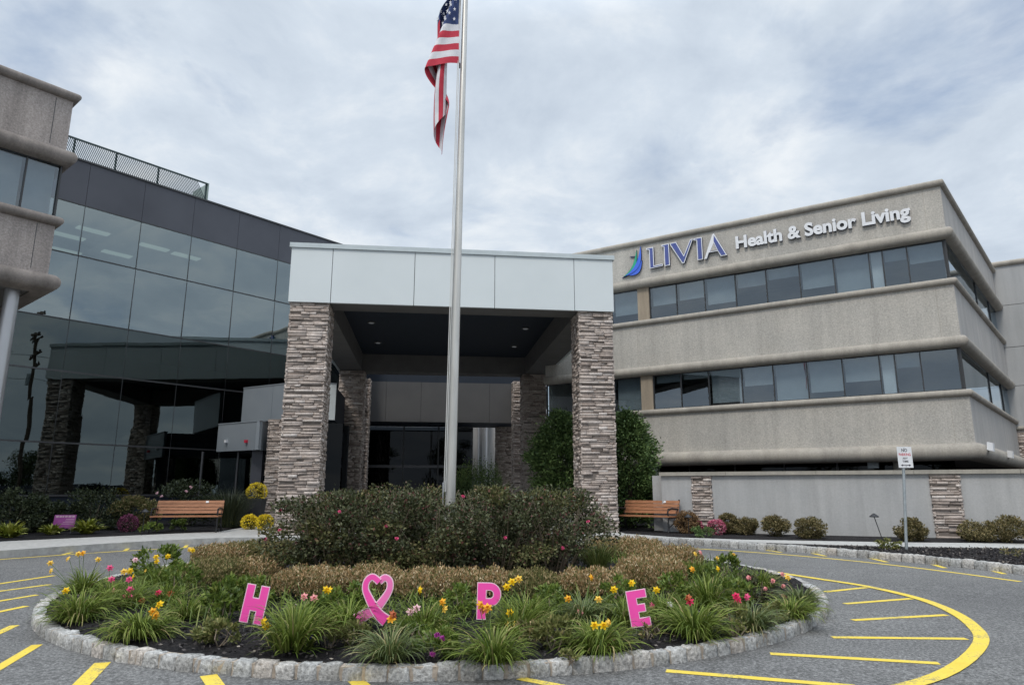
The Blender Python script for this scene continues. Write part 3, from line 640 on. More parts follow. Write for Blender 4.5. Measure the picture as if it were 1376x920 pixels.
# panel joints near the corner and along the fronts (thin recessed-looking dark caulk lines stand 3 mm proud)
for z0, z1 in ((10.5, 12.0), (6.68, 8.42), (3.14, 4.62)):
    mb = MB(); mb.fbox(FR, 2.2, 2.215, -0.01, 0.003, z0, z1); mb.build('panel_joint', MT['ledge'], rb); mb = MB(); mb.fbox(FR, RLEN - 0.55, RLEN - 0.535, -0.01, 0.003, z0, z1); mb.build('panel_joint', MT['ledge'], rb)
def window_strip(fr, edges, z0, z1, w_, rec, par, glass, blinds=None, head=0.05, backdepth=0.45, name='window'):
    for i, (a, b_) in enumerate(zip(edges[:-1], edges[1:])):
        tl = rs.normal(scale=0.006)
        mb = MB(); mb.hexa([fr.P(a + 0.02, w_ + 0.012, z0), fr.P(b_ - 0.02, w_ + 0.012 + tl, z0), fr.P(b_ - 0.02, w_ + tl, z0), fr.P(a + 0.02, w_, z0), fr.P(a + 0.02, w_ + 0.012 - tl, z1), fr.P(b_ - 0.02, w_ + 0.012, z1), fr.P(b_ - 0.02, w_, z1), fr.P(a + 0.02, w_ - tl, z1)])
        o = mb.build(name, glass, par)
        mb = MB()
        mb.fbox(fr, a - 0.02, a + 0.02, w_ - 0.05, w_ + 0.045, z0, z1)
        mb.fbox(fr, a + 0.021, b_ - 0.021, w_ - 0.05, w_ + 0.045, z0 - 0.0, z0 + 0.05); mb.fbox(fr, a + 0.021, b_ - 0.021, w_ - 0.05, w_ + 0.045, z1 - 0.04, z1)
        mb.build('window_frame', MT['mullion'], o)
        if blinds and blinds[i]:
            fr_, kind = blinds[i]; zb = z1 - (z1 - z0) * fr_
            mb = MB(); mb.fbox(fr, a + 0.05, b_ - 0.05, w_ - 0.24, w_ - 0.22, zb, z1 - 0.02); mb.build('blind', MT[kind], o)
ue = [2.8, 3.96, 5.14, 6.38, 7.56, 8.78, 9.98, 11.16, 11.6, 12.37, RLEN - 0.12]
bd = lambda f: (f, 'blind_dark')
window_strip(FR, ue, 8.66, 10.1, -0.14, 0, rb, MT['glass'], [bd(0.55), bd(0.5), bd(0.75), bd(0.4), bd(0.3), bd(0.7), bd(0.95), (1.0, 'blind'), bd(0.3), bd(0.45)])
window_strip(FR, [U0, -0.2, 1.05, 2.26], 8.66, 10.1, -0.14, 0, rb, MT['glass'], [None, bd(0.8), bd(0.7)])
le = [2.8, 3.96, 5.09, 6.37, 7.54, 8.74, 9.93, 11.12, 11.6, 12.37, RLEN - 0.12]
window_strip(FR, le, 4.86, 6.3, -0.14, 0, rb, MT['glass'], [bd(0.22), bd(0.18), bd(0.9), bd(0.5), bd(0.95), bd(0.8), bd(0.6), (1.0, 'blind'), bd(0.35), None])
window_strip(FR, [U0, -0.2, 1.05, 2.26], 4.86, 6.3, -0.14, 0, rb, MT['glass'], [None, bd(0.3), bd(0.95)])
for z0, z1 in ((8.66, 10.1), (4.86, 6.3)):
    window_strip(FS, [0.12, 6.7, 10.6, SLEN], z0, z1, -0.14, 0, rb, MT['glass'])
    mb = MB(); mb.fbox(FR, 2.27, 2.78, -0.3, -0.03, z0, z1); mb.build('pilaster', MT['pilaster'], rb)
    mb = MB(); mb.fbox(FR, RLEN - 0.11, RLEN - 0.05, -0.2, -0.06, z0, z1); mb.build('corner_mullion', MT['mullion'], rb)
# storeys: slabs, dark rooms behind the glass, roof
def inset(fr, fs, d): return None
ctr = [FR.P(U0 + 0.3, -0.3, 0)[:2], tuple(np.array(FR.P(RLEN - 0.32, -0.3, 0)[:2])), FS.P(SLEN - 0.2, -0.31, 0)[:2], FS.P(SLEN - 0.2, -13.5, 0)[:2]]
for z0, z1, k, mt in ((11.55, 11.75, 'roof', 'roof'), (10.3, 10.45, 'floor_slab', 'room'), (8.3, 8.45, 'floor_slab', 'room'), (6.48, 6.6, 'floor_slab', 'room'), (4.4, 4.6, 'floor_slab', 'room'), (2.68, 2.85, 'soffit', 'beam')):
    mb = MB(); mb.prism([tuple(c) for c in ctr], z0, z1); mb.build(k, MT[mt], rb)
mb = MB(); mb.fbox(FR, U0 + 0.4, RLEN - 2.6, -4.3, -4.2, 2.9, 11.5); mb.fbox(FS, 1.5, SLEN - 0.5, -4.3, -4.2, 2.9, 11.5); mb.build('inner_wall', MT['interior'], rb)
mb = MB(); mb.fbox(FR, U0, U0 + 0.15, -9, -0.3, 0.2, 11.6); mb.build('end_wall', MT['concrete'], rb)
mb = MB(); mb.fbox(FS, SLEN - 0.45, SLEN - 0.25, -8, -0.35, 0.2, 2.675); mb.build('end_wall', MT['beam'], rb)
# recessed ground floor behind the garden wall
for u in np.arange(-2.2, RLEN - 2.5, 1.9):
    mb = MB(); mb.fbox(FR, u + 0.03, u + 1.87, -2.02, -2.0, 0.4, 2.66); o = mb.build('window', MT['dark_glass'], rb)
    mb = MB(); mb.fbox(FR, u - 0.03, u + 0.03, -2.05, -1.95, 0.4, 2.66); mb.build('window_frame', MT['mullion_light'], o)
mb = MB(); mb.sweep(RP, [(-2.4, 0.2), (-2.2, 0.2), (-2.2, 2.66), (-2.4, 2.66)]); mb.build('ground_floor_wall', MT['interior'], rb)
for px in (879, 1213):
    u, _ = FR.hit(px, 640, -0.8); mb = MB(); mb.smooth = True; x, y, _z = FR.P(u, -0.8, 0); mb.lathe([(0.26, 0.0), (0.26, 2.67)], (x, y), 28); mb.build('round_column', MT['metal'] if px < 1000 else MT['cap'], rb)
mb = MB(); u, _ = FR.hit(1172, 622, -0.9); mb.fbox(FR, u - 0.14, u + 0.2, -1.1, -0.75, 2.40, 2.66); mb.build('soffit_light', MT['galv'], rb)
# wing beyond the right corner
WA = FS.P(SLEN - 0.02, -0.3, 0)[:2]; FW = Fr(WA, np.array([24.824, 31.979]) - np.array([23.733, 32.659]))
wg = thing('building_wing', 'light grey panelled wing at the far right edge behind the beige building', 'building', (WA[0], WA[1], 0))
zz_ = [3.2, 4.55, 6.45, 8.3, 10.35, 12.35]
for i in range(1, 5):
    for u in (0.0, 3.6):
        mb = MB(); mb.fbox(FW, u + 0.012, u + 3.588, -0.3, 0, zz_[i] + 0.012, zz_[i + 1] - 0.012); mb.build('wall_panel', MT['wing'], wg)
mb = MB(); mb.fbox(FW, 0.0, 7.2, -0.6, -0.32, 0, 12.3); mb.build('wall_backing', MT['mullion'], wg)
mb = MB(); mb.smooth = True; mb.sweep([FW.P(0, 0, 0)[:2], FW.P(7.2, 0, 0)[:2]], half_round(12.42, 0.13, 0.4)); mb.build('ledge', MT['ledge'], wg)
mb = MB(); mb.sweep([FW.P(0, 0, 0)[:2], FW.P(7.2, 0, 0)[:2]], half_round(4.47, 0.09, 0.2)); mb.build('ledge', MT['cap'], wg)
ledgestone(FW, 0.0, 7.0, -0.35, 0.0, 0.2, 4.38, rs, wg, 'stone_cladding', None, (0.07, 0.14), 'f')

# lettering on the right building
sg = thing('wall_sign', 'raised blue and white lettering with a leaf logo on the parapet of the beige building', 'sign', FR.P(6.5, 0, 10.8))
fs = lambda u, w_, z: FR.P(u, w_, z)
def shrink(poly, d):
    n = len(poly); a = sum(poly[i][0] * poly[(i + 1) % n][1] - poly[(i + 1) % n][0] * poly[i][1] for i in range(n)); s = 1 if a > 0 else -1; out = []
    for i in range(n):
        p0, p1, p2 = (np.array(poly[(i + k) % n], float) for k in (-1, 0, 1))
        d1 = unit(p1 - p0); d2 = unit(p2 - p1); n1 = np.array([-d1[1], d1[0]]) * s; n2 = np.array([-d2[1], d2[0]]) * s
        out.append(tuple(p1 + (n1 + n2) / max(0.35, 1 + np.dot(n1, n2)) * d))
    return out
def big_letter(polys, faces=None):
    mb = MB()
    for p in polys: mb.extrude(p, fs, 0.02, 0.13, 0, 1)
    o = mb.build('letter', [MT['white'], MT['navy']], sg)
    mb = MB()
    for p in (faces or [shrink(q, 0.034) for q in polys]): mb.extrude(p, fs, 0.1305, 0.137)
    mb.build('letter_face', MT['blue_sign'], o)
zb, zt = 10.83, 11.79
big_letter([[(2.94, zb), (3.52, zb + 0.03), (3.52, zb + 0.13), (3.14, zb + 0.11), (3.14, zt - 0.02), (2.82, zt - 0.02), (2.82, zt - 0.09), (2.94, zt - 0.12)]])
big_letter([[(3.60, zb), (3.83, zb), (3.83, zt), (3.50, zt), (3.50, zt - 0.08), (3.60, zt - 0.11)]])
big_letter([[(4.36, zb - 0.02), (4.44, zb - 0.02), (4.86, zt), (4.74, zt), (4.44, zb + 0.33), (4.14, zt), (3.87, zt), (3.87, zt - 0.06)]])
big_letter([[(5.00, zb), (5.23, zb), (5.23, zt), (4.88, zt), (4.88, zt - 0.08), (5.00, zt - 0.11)]])
apex = (5.73, zt + 0.06)
big_letter([[(5.28, zb), (5.38, zb), (5.48, zb + 0.24), (5.84, zb + 0.24), (5.95, zb), (6.20, zb), apex, (5.66, zt + 0.02)]],
           [[(5.53, zb + 0.275), (5.825, zb + 0.275), (5.70, zb + 0.62)], [(5.722, zt - 0.03), (5.705, zb + 0.68), (5.865, zb + 0.24), (5.975, zb + 0.035), (6.15, zb + 0.035)]])
mb = MB(); mb.extrude([(5.55, zb + 0.285), (5.815, zb + 0.285), (5.695, zb + 0.6)], fs, 0.1375, 0.141); mb.build('letter_inset', MT['concrete'], sg)
def crescent(p0, p1, b0, b1, n=14):
    p0 = np.array(p0); p1 = np.array(p1); d = p1 - p0; nn = np.array([d[1], -d[0]]) / np.linalg.norm(d)
    f = np.linspace(0, 1, n); o = [tuple(p0 + d * t_ + nn * b1 * math.sin(math.pi * t_ ** 0.85)) for t_ in f]; i = [tuple(p0 + d * t_ + nn * b0 * math.sin(math.pi * t_ ** 0.85)) for t_ in f[1:-1]]
    return o + i[::-1]
for nm, mt, pl, w1 in (('logo_leaf', 'leaf_green', crescent((1.72, 10.70), (2.36, 11.80), 0.16, 0.30), 0.10), ('logo_leaf', 'leaf_blue', crescent((1.80, 10.71), (2.56, 11.93), 0.20, 0.38), 0.12), ('logo_leaf', 'leaf_blue', crescent((1.95, 10.72), (2.60, 11.30), 0.10, 0.28), 0.10), ('logo_leaf', 'navy', crescent((2.02, 11.58), (2.34, 11.52), 0.0, 0.05), 0.06), ('logo_leaf', 'navy', crescent((1.62, 10.66), (2.0, 10.82), 0.0, 0.06), 0.06)):
    mb = MB(); mb.extrude(pl, fs, 0.02, w1, 0, 1); mb.build(nm, [MT[mt], MT['navy']], sg)
def row_of_letters(txt, u0, u1, z0, capz, parent, mats, w0, w1, offset=0.02, size=0.7):
    full = me_xyz(text_mesh(txt, size, offset)); xmin = full[:, 0].min(); kx = (u1 - u0) / (full[:, 0].max() - xmin)
    H = me_xyz(text_mesh('H', size, offset)); kz = capz / (H[:, 1].max() - H[:, 1].min()); zmin = H[:, 1].min()
    for i, ch in enumerate(txt):
        if ch == ' ': continue
        pre = me_xyz(text_mesh(txt[:i + 1], size, offset)); one_me = text_mesh(ch, size, offset, (w1 - w0) / 2); one = me_xyz(one_me)
        dx = pre[:, 0].max() - one[:, 0].max()
        lo = parent.location; out = []
        for x, y, z in one:
            p = FR.P(u0 + (x + dx - xmin) * kx, (w0 + w1) / 2 + z, z0 + (y - zmin) * kz); out.append((p[0] - lo.x, p[1] - lo.y, p[2] - lo.z))
        one_me.vertices.foreach_set('co', np.array(out, np.float32).ravel()); one_me.update()
        for mt in mats: one_me.materials.append(mt)
        nv = np.array([FR.n[0], FR.n[1]])
        for p in one_me.polygons: p.material_index = 0 if p.normal.x * nv[0] + p.normal.y * nv[1] > 0.7 else 1
        link('letter', one_me, None, parent)
row_of_letters('Health & Senior Living', 6.56, 12.63, 11.02, 0.52, sg, [MT['white'], MT['navy']], 0.02, 0.12, 0.026)

# ------------------------------------------------------------------ left block on a round column
LD = np.array([0.648, 0.7614]); KP = np.array([-12.392, 17.690]); FL = Fr(KP, LD)
LPoly = [FL.P(-9, 0, 0)[:2], FL.P(0, 0, 0)[:2], FL.P(0, -8.0, 0)[:2]]
lb = thing('office_block', 'weathered concrete block overhanging on a round metal column at the left edge', 'building', (KP[0], KP[1], 0))
for z0, z1 in ((10.7, 12.42), (7.12, 8.72)):
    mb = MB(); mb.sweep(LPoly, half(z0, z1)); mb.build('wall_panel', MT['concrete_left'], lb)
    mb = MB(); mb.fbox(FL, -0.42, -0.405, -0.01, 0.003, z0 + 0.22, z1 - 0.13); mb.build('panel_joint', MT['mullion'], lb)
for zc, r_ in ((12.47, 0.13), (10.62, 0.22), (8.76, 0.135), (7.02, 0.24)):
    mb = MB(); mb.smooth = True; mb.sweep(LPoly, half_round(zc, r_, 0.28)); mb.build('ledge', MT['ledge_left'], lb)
window_strip(FL, [-6, -4.2, -2.5, -0.83, -0.06], 8.88, 10.42, -0.12, 0, lb, MT['glass'], [bd(1.0)] * 4)
mb = MB(); mb.fbox(FL, -0.055, -0.01, -0.25, -0.06, 8.88, 10.42); mb.build('corner_mullion', MT['mullion'], lb)
for z0, z1, k in ((12.0, 12.2, 'roof'), (10.5, 10.7, 'floor_slab'), (8.6, 8.7, 'floor_slab'), (6.80, 7.05, 'soffit')):
    mb = MB(); mb.fbox(FL, -9, -0.3, -8, -0.29, z0, z1); mb.build(k, MT['beam'], lb)
mb = MB(); mb.fbox(FL, -9, -0.3, -3.2, -3, 7.1, 12); mb.build('inner_wall', MT['interior'], lb)
u, _ = FL.hit(9, 440, -0.55); x, y, _z = FL.P(u, -0.55, 0)
mb = MB(); mb.smooth = True; mb.lathe([(0.17, 0.0), (0.17, 6.81)], (x, y), 28); mb.build('round_column', MT['metal'], lb)

# ------------------------------------------------------------------ glass building
GA = np.array([-16.6577, 24.1452]); FG = Fr(GA, (0.63904, 0.76918))
gb = thing('glass_building', 'dark mirror glass curtain wall building with a grey parapet on the left', 'building', (GA[0], GA[1], 0))
GROWS = [1.46, 3.30, 5.85, 7.75, 10.22, 12.2]; GE = [0.66 + 2.05 * k for k in range(-5, 7)] + [14.3]
TILT = math.tan(R_(1.15))                        # the panes lean out a little, as the mirrored horizon shows
rgm = np.random.default_rng(8)
for r_ in range(5):
    for a, b_ in zip(GE[:-1], GE[1:]):
        z0, z1 = GROWS[r_] + 0.02, GROWS[r_ + 1] - 0.02; h = (z1 - z0) * (0.45 * TILT if r_ >= 3 else (-0.8 * TILT if r_ == 2 else -0.55 * TILT)); j0, j1 = rgm.normal(scale=0.0012, size=2)
        mb = MB(); mb.hexa([FG.P(a + .01, -h + .012 + j0, z0), FG.P(b_ - .01, -h + .012 - j0, z0), FG.P(b_ - .01, -h - j0, z0), FG.P(a + .01, -h + j0, z0), FG.P(a + .01, .012 + j1, z1), FG.P(b_ - .01, .012 - j1, z1), FG.P(b_ - .01, -j1, z1), FG.P(a + .01, j1, z1)])
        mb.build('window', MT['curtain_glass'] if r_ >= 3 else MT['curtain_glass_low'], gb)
for i, z in enumerate(GROWS):
    mb = MB(); t_ = 0.035 if i in (0, 1, 2) else 0.022; mb.fbox(FG, GE[0], 14.3, -0.12, 0.035, z - t_, z + t_); mb.build('mullion', MT['mullion_light'] if i < 3 else MT['mullion'], gb)
for u in GE:
    mb = MB(); mb.fbox(FG, u - 0.010, u + 0.010, -0.12, 0.022, 1.5 if -2 < u else 1.5, 12.17); mb.build('mullion', MT['mullion'], gb)
for a, b_ in zip(GE[:-1], GE[1:]):
    mb = MB(); mb.fbox(FG, a + 0.006, b_ - 0.006, -0.3, 0.0, 12.225, 13.93); mb.build('parapet_panel', MT['dark_panel'], gb)
    mb = MB(); mb.fbox(FG, a + 0.006, b_ - 0.006, -0.10, -0.04, 0.0, 1.42); mb.build('spandrel_panel', MT['soffit'], gb)
mb = MB(); mb.fbox(FG, GE[0], 14.35, -0.36, 0.05, 13.93, 14.0); mb.build('parapet_cap', MT['mullion'], gb)
mb = MB(); mb.fbox(FG, GE[0], 14.29, -12, -0.31, 13.5, 13.7); mb.build('roof', MT['roof'], gb)
for z in (12.15, 7.9, 3.4):
    mb = MB(); mb.fbox(FG, GE[0], 14.1, -7.5, -0.16, z, z + 0.15); mb.build('ceiling', MT['room'], gb)
for z in (8.15, 3.75):
    mb = MB(); mb.fbox(FG, GE[0], 14.1, -7.5, -0.16, z, z + 0.15); mb.build('floor_slab', MT['interior'], gb)
mb = MB(); mb.fbox(FG, GE[0], 14.1, -7.7, -7.5, 0, 13.5); mb.build('inner_wall', MT['interior'], gb)
mb = MB(); mb.fbox(FG, 14.1, 14.3, -12, -0.13, 0, 13.9); mb.build('end_wall', MT['dark_panel'], gb)
for q in ((125, 311), (157, 342), (207, 333), (92, 318), (88, 338), (250, 345)):
    p = at_z(*q, 12.1); u = float(np.dot(p[:2] - GA, FG.d)); w_ = float(np.dot(p[:2] - GA, FG.n))
    mb = MB(); mb.fbox(FG, u - 0.6, u + 0.6, w_ - 0.2, w_ + 0.2, 12.10, 12.148); mb.build('ceiling_light', MT['tube_light'], gb)
# slatted plant screen on its roof
su0, su1 = -2.2, 5.32
ps = MB(); ps.fbox(FG, su0, su1, -0.26, -0.20, 14.82, 14.88); ps.fbox(FG, su0, su1, -0.26, -0.20, 13.98, 14.05)
for k in range(96):
    u = su0 + 0.02 + k * (su1 - su0 - 0.05) / 95
    v = [(u + 0.0, 14.05), (u + 0.03, 14.05), (u - 0.42, 14.83), (u - 0.45, 14.83)]
    v = [(max(su0, min(su1, a)), z) for a, z in v]
    ps.extrude(v, FG.P, -0.245, -0.225)
po = ps.build('roof_screen', MT['screen'], gb)
for u in (su0, 0.1, 1.6, 3.25, su1 - 0.02):
    mb = MB(); mb.fbox(FG, u - 0.03, u + 0.03, -0.32, -0.262, 13.9, 14.9); mb.build('post', MT['screen'], po)
mb = MB(); mb.fbox(FG, su1 + 0.012, su1 + 0.06, -1.6, -0.19, 13.95, 14.88); mb.build('screen_return', MT['screen_edge'], po)

# ------------------------------------------------------------------ entrance canopy on ledgestone columns
CO = np.array([-6.711, 20.0]); CD = np.array([0.99259, 0.12151]); FC = Fr(CO, CD)
cn = thing('entrance_canopy', 'tall entrance canopy with pale metal fascia carried on ledgestone columns', 'canopy', (CO[0], CO[1], 0))
CJ = [0.0, 1.24, 3.73, 6.22, 8.75, 10.02]; CZ0, CZ1, CDEP = 7.16, 8.86, 13.2
for a, b_ in zip(CJ[:-1], CJ[1:]):
    mb = MB(); mb.fbox(FC, a + 0.009, b_ - 0.009, -0.1, 0.0, CZ0, CZ1); mb.build('fascia_panel', MT['fascia'], cn)
for k in range(5):
    a, b_ = -CDEP + k * CDEP / 5, -CDEP + (k + 1) * CDEP / 5 - (0.11 if k == 4 else 0)
    for u0, u1 in ((0.0, 0.1), (9.92, 10.02)):
        mb = MB(); mb.fbox(FC, u0, u1, a + 0.009, b_ - 0.009, CZ0, CZ1); mb.build('fascia_panel', MT['fascia'], cn)
mb = MB(); mb.fbox(FC, 0.012, 10.008, -CDEP, -0.02, CZ0 + 0.02, CZ1 - 0.01) if False else mb.fbox(FC, 0.102, 9.918, -0.13, -0.102, CZ0 + .002, CZ1); mb.build('fascia_backing', MT['mullion'], cn)
mb = MB(); mb.fbox(FC, -0.05, 10.07, -CDEP - 0.05, 0.05, CZ1 + 0.004, CZ1 + 0.15); mb.build('roof_edge_trim', mat_plain('pale_trim', (0.50, 0.56, 0.58), 0.4), cn)
mb = MB(); mb.fbox(FC, 0.1, 9.9, -CDEP, -0.14, 8.0, 8.2); mb.build('ceiling', MT['soffit'], cn)
mb = MB(); mb.fbox(FC, 0.12, 9.9, -1.0, -0.14, CZ0 + 0.012, 8.0); mb.build('beam', MT['beam'], cn)
mb = MB(); mb.fbox(FC, 0.12, 9.9, -CDEP + .02, -CDEP + 0.9, CZ0 + 0.012, 8.0); mb.build('beam', MT['beam'], cn)
for u0, u1 in ((0.12, 1.12), (8.90, 9.90)):
    mb = MB(); mb.fbox(FC, u0, u1, -CDEP + 0.91, -1.01, CZ0 + 0.012, 8.0); mb.build('beam', MT['beam'], cn)
for q in ((499, 433), (508, 460), (515, 481), (706, 441), (691, 465), (679, 485)):
    p = at_z(*q, 7.99); mb = MB(); mb.smooth = True; mb.lathe([(0.15, 7.965), (0.15, 7.998)], (p[0], p[1]), 20); o = mb.build('downlight', MT['beam'], cn)
    mb = MB(); mb.lathe([(0.10, 7.955), (0.10, 7.964)], (p[0], p[1]), 16); mb.build('lamp', MT['lamp'], o)
rc = np.random.default_rng(31)
for u0, u1, w0, w1, zt_ in ((0.06, 1.20, -1.25, -0.06, CZ0), (8.88, 9.97, -1.2, -0.06, CZ0), (0.1, 1.25, -CDEP + 0.02, -CDEP + 1.1, CZ0), (8.78, 9.92, -CDEP + 0.02, -CDEP + 1.1, CZ0)):
    cc = bpy.data.objects.new('stone_column', None); COL.objects.link(cc); cc.parent = cn; ctr_ = FC.P((u0 + u1) / 2, (w0 + w1) / 2, 0.3)
    cc.location = (ctr_[0] - cn.location.x, ctr_[1] - cn.location.y, 0.3)
    ledgestone(FC, u0, u1, w0, w1, 0.3, zt_ - 0.005, rc, cc)
# ------------------------------------------------------------------ recessed main entrance behind the canopy
eb = thing('entrance_building', 'recessed dark entrance with a grey fascia panel behind the canopy', 'building', FC.P(4.5, -16, 0))
WE = -16.2
ul, _ = FC.hit(492, 540, WE); ur, _ = FC.hit(691, 540, WE); _, ztop = FC.hit(600, 514, WE); _, zbot = FC.hit(600, 567, WE)
ub = list(np.linspace(ul - 0.8, ur + 0.5, 6))
for a, b_ in zip(ub[:-1], ub[1:]):
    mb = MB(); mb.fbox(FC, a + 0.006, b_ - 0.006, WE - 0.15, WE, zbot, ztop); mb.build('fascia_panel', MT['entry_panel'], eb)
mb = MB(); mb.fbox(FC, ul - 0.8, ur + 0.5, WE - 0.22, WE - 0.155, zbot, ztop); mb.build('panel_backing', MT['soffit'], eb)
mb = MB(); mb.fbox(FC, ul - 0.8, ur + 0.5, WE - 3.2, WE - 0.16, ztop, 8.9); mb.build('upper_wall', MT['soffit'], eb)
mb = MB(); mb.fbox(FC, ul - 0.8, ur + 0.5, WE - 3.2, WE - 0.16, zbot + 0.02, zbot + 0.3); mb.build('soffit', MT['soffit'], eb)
uo, _ = FC.hit(635, 640, WE - 3); 
for a, b_ in zip(np.linspace(ul - 2.0, uo, 5)[:-1], np.linspace(ul - 2.0, uo, 5)[1:]):
    mb = MB(); mb.fbox(FC, a + 0.04, b_ - 0.04, WE - 3.02, WE - 3.0, 0.4, 2.9); mb.build('glass_door', MT['dark_glass'], eb)
    mb = MB(); mb.fbox(FC, a - 0.04, a + 0.04, WE - 3.06, WE - 2.96, 0.4, zbot); mb.build('door_frame', MT['mullion'], eb)
mb = MB(); mb.fbox(FC, ul - 2.0, uo, WE - 3.05, WE - 2.97, 2.9, 3.05); mb.build('transom', MT['mullion_light'], eb)
mb = MB(); mb.fbox(FC, ul - 2.0, uo, WE - 3.02, WE - 3.0, 3.06, zbot); mb.build('transom_glass', MT['dark_glass'], eb)
mb = MB(); mb.fbox(FC, ul - 2.2, uo, WE - 5.3, WE - 5.2, 0.2, zbot); mb.fbox(FC, ul - 2.5, ul - 2.3, WE - 5.3, WE, 0.2, 8); mb.build('inner_wall', MT['interior'], eb)
for px0, px1, w_, zt_, z0 in ((474, 494, WE + 0.9, 7.3, 0.3), (690, 703, WE + 0.9, 7.3, 0.3), (667, 688, WE - 2.2, zbot, 0.3)):
    a, _ = FC.hit(px0, 600, w_); b_, _ = FC.hit(px1, 600, w_); ledgestone(FC, a - (0.3 if px0 == 474 else 0), b_ + (0.3 if px0 == 690 else 0), w_ - 0.8, w_, z0, zt_, rc, eb, 'stone_pier')
# pale side building seen through the entrance, with a round column
a, zt_ = FC.hit(641, 582, WE - 6.5); b_, _ = FC.hit(700, 600, WE - 6.5)
sb = thing('side_wall', 'pale panel wall with a silver round column seen through the entrance', 'wall', FC.P(a, WE - 6.5, 0))
mb = MB(); mb.fbox(FC, a - 1.5, b_ + 1.5, WE - 6.9, WE - 6.7, 0.2, 7.5); mb.build('wall_panel', MT['stucco'], sb)
mb = MB(); mb.smooth = True; x, y, _z = FC.P(a + 0.35, WE - 6.3, 0); mb.lathe([(0.33, 0.2), (0.33, 7.0)], (x, y), 24); mb.build('round_column', MT['metal'], sb)

# two small metal-clad entrance boxes beside the glass wall
def clad_box(name, label, P, z0, z1, mats, cat_='canopy'):
    o = thing(name, label, cat_, (P[1][0], P[1][1], z0))
    for i in range(len(P) - 1):
        f = Fr(P[i], np.array(P[i + 1]) - np.array(P[i])); L = float(np.linalg.norm(np.array(P[i + 1]) - np.array(P[i]))); k = max(1, round(L / 1.7))
        for j in range(k):
            mb = MB(); mb.fbox(f, j * L / k + 0.006, (j + 1) * L / k - 0.006, -0.12, 0, z0, z1); mb.build('fascia_panel', MT[mats[i]], o)
    mb = MB(); mb.prism([(P[0][0] + 0.12, P[0][1] + 0.16), (P[1][0], P[1][1] + 0.17), (P[2][0] - 0.1, P[2][1] + 0.16)] + [tuple(np.array(P[-1]) + [-0.6, 4.0]), tuple(np.array(P[0]) + [0.6, 4.0])], z0 + 0.03, z1 - 0.03); mb.build('soffit', MT['soffit'], o)
    mb = MB(); mb.sweep([tuple(q) for q in P], [(-0.14, z1 + 0.003), (0.02, z1 + 0.003), (0.02, z1 + 0.04), (-0.14, z1 + 0.04)]); mb.build('cap_trim', MT['grey_metal'], o)
    return o
Bn = at_y(404, 600, 27.2)[:2]; Bl = at_y(321, 600, 29.0)[:2]; Br = at_y(448, 600, 27.8)[:2]
zt_ = at_y(404, 513, 27.2)[2]; zb_ = at_y(404, 562, 27.2)[2]
bo = clad_box('porch_roof', 'upper grey metal clad porch roof behind the left front canopy column', [tuple(Bl), tuple(Bn), tuple(Br)], zb_, zt_, ['grey_metal', 'fascia'])  # same cladding: left face coloured as shadowed, right face as lit
mb = MB(); mb.prism([tuple(np.array(Bl) + [0.5, 1.2]), tuple(np.array(Bn) + [0, 1.4]), tuple(np.array(Br) + [0, 1.4]), tuple(np.array(Br) + [0, 1.6]), tuple(np.array(Bn) + [0, 1.6]), tuple(np.array(Bl) + [0.5, 1.4])], 0.2, zb_); mb.build('glass_wall', MT['dark_glass'], bo)
mb = MB(); mb.prism([tuple(np.array(Bl) + [0.5, 2.2]), tuple(np.array(Br) + [0, 2.4]), tuple(np.array(Br) + [0, 2.6]), tuple(np.array(Bl) + [0.5, 2.4])], 0.2, zb_); mb.build('inner_wall', MT['interior'], bo)
An = at_y(347, 600, 25.6)[:2]; Al = at_y(291, 600, 26.9)[:2]; Ar = at_y(359, 600, 26.6)[:2]
zt_ = at_y(347, 566, 25.6)[2]; zb_ = at_y(347, 604, 25.6)[2]
ao = clad_box('porch_roof', 'lower grey metal clad porch roof with two small lamps above the yellow mums', [tuple(Al), tuple(An), tuple(Ar)], zb_, zt_, ['grey_metal', 'grey_metal'])
FA = Fr(Al, An - Al)
for px, mt in ((305, 'white'), (332, 'red')):
    u, z = FA.hit(px, 593); mb = MB(); mb.fbox(FA, u - 0.04, u + 0.05, 0.002, 0.10, z - 0.05, z + 0.06); mb.fbox(FA, u - 0.10, u - 0.042, 0.03, 0.06, z, z + 0.05); mb.build('wall_lamp', MT[mt], ao)
mb = MB(); p = at_y(345, 640, 26.4); mb.box(p[0] - 0.2, p[0] + 0.2, p[1] - 0.12, p[1] + 0.12, 0.2, zb_); mb.build('post', MT['dark_panel'], ao)
mb = MB(); p2 = at_y(340, 663, 26.25); mb.box(p2[0] - 0.05, p2[0] + 0.05, p2[1] - 0.02, p2[1] + 0.02, p2[2] - 0.09, p2[2] + 0.09); mb.build('keypad', MT['galv'], ao)
for px in (270, 318):
    p = at_y(px, 640, 27.2); mb = MB(); mb.box(p[0] - 0.03, p[0] + 0.03, p[1] - 0.05, p[1] + 0.05, 0.2, zb_ + 0.02); mb.build('door_frame', MT['mullion_light'], ao)
FP = Fr((0, 26.0), (1, 0)); a, _ = FP.hit(357, 620, 0); b_, _ = FP.hit(380, 620, 0)
pc = thing('stone_pier', 'slim ledgestone pier under the porch roof, beside the left front canopy column', 'column', (a + 0.35, 26.3, 0.3))
ledgestone(FP, a, b_, -0.7, 0.0, 0.3, at_y(365, 563, 26.0)[2], rc, pc)

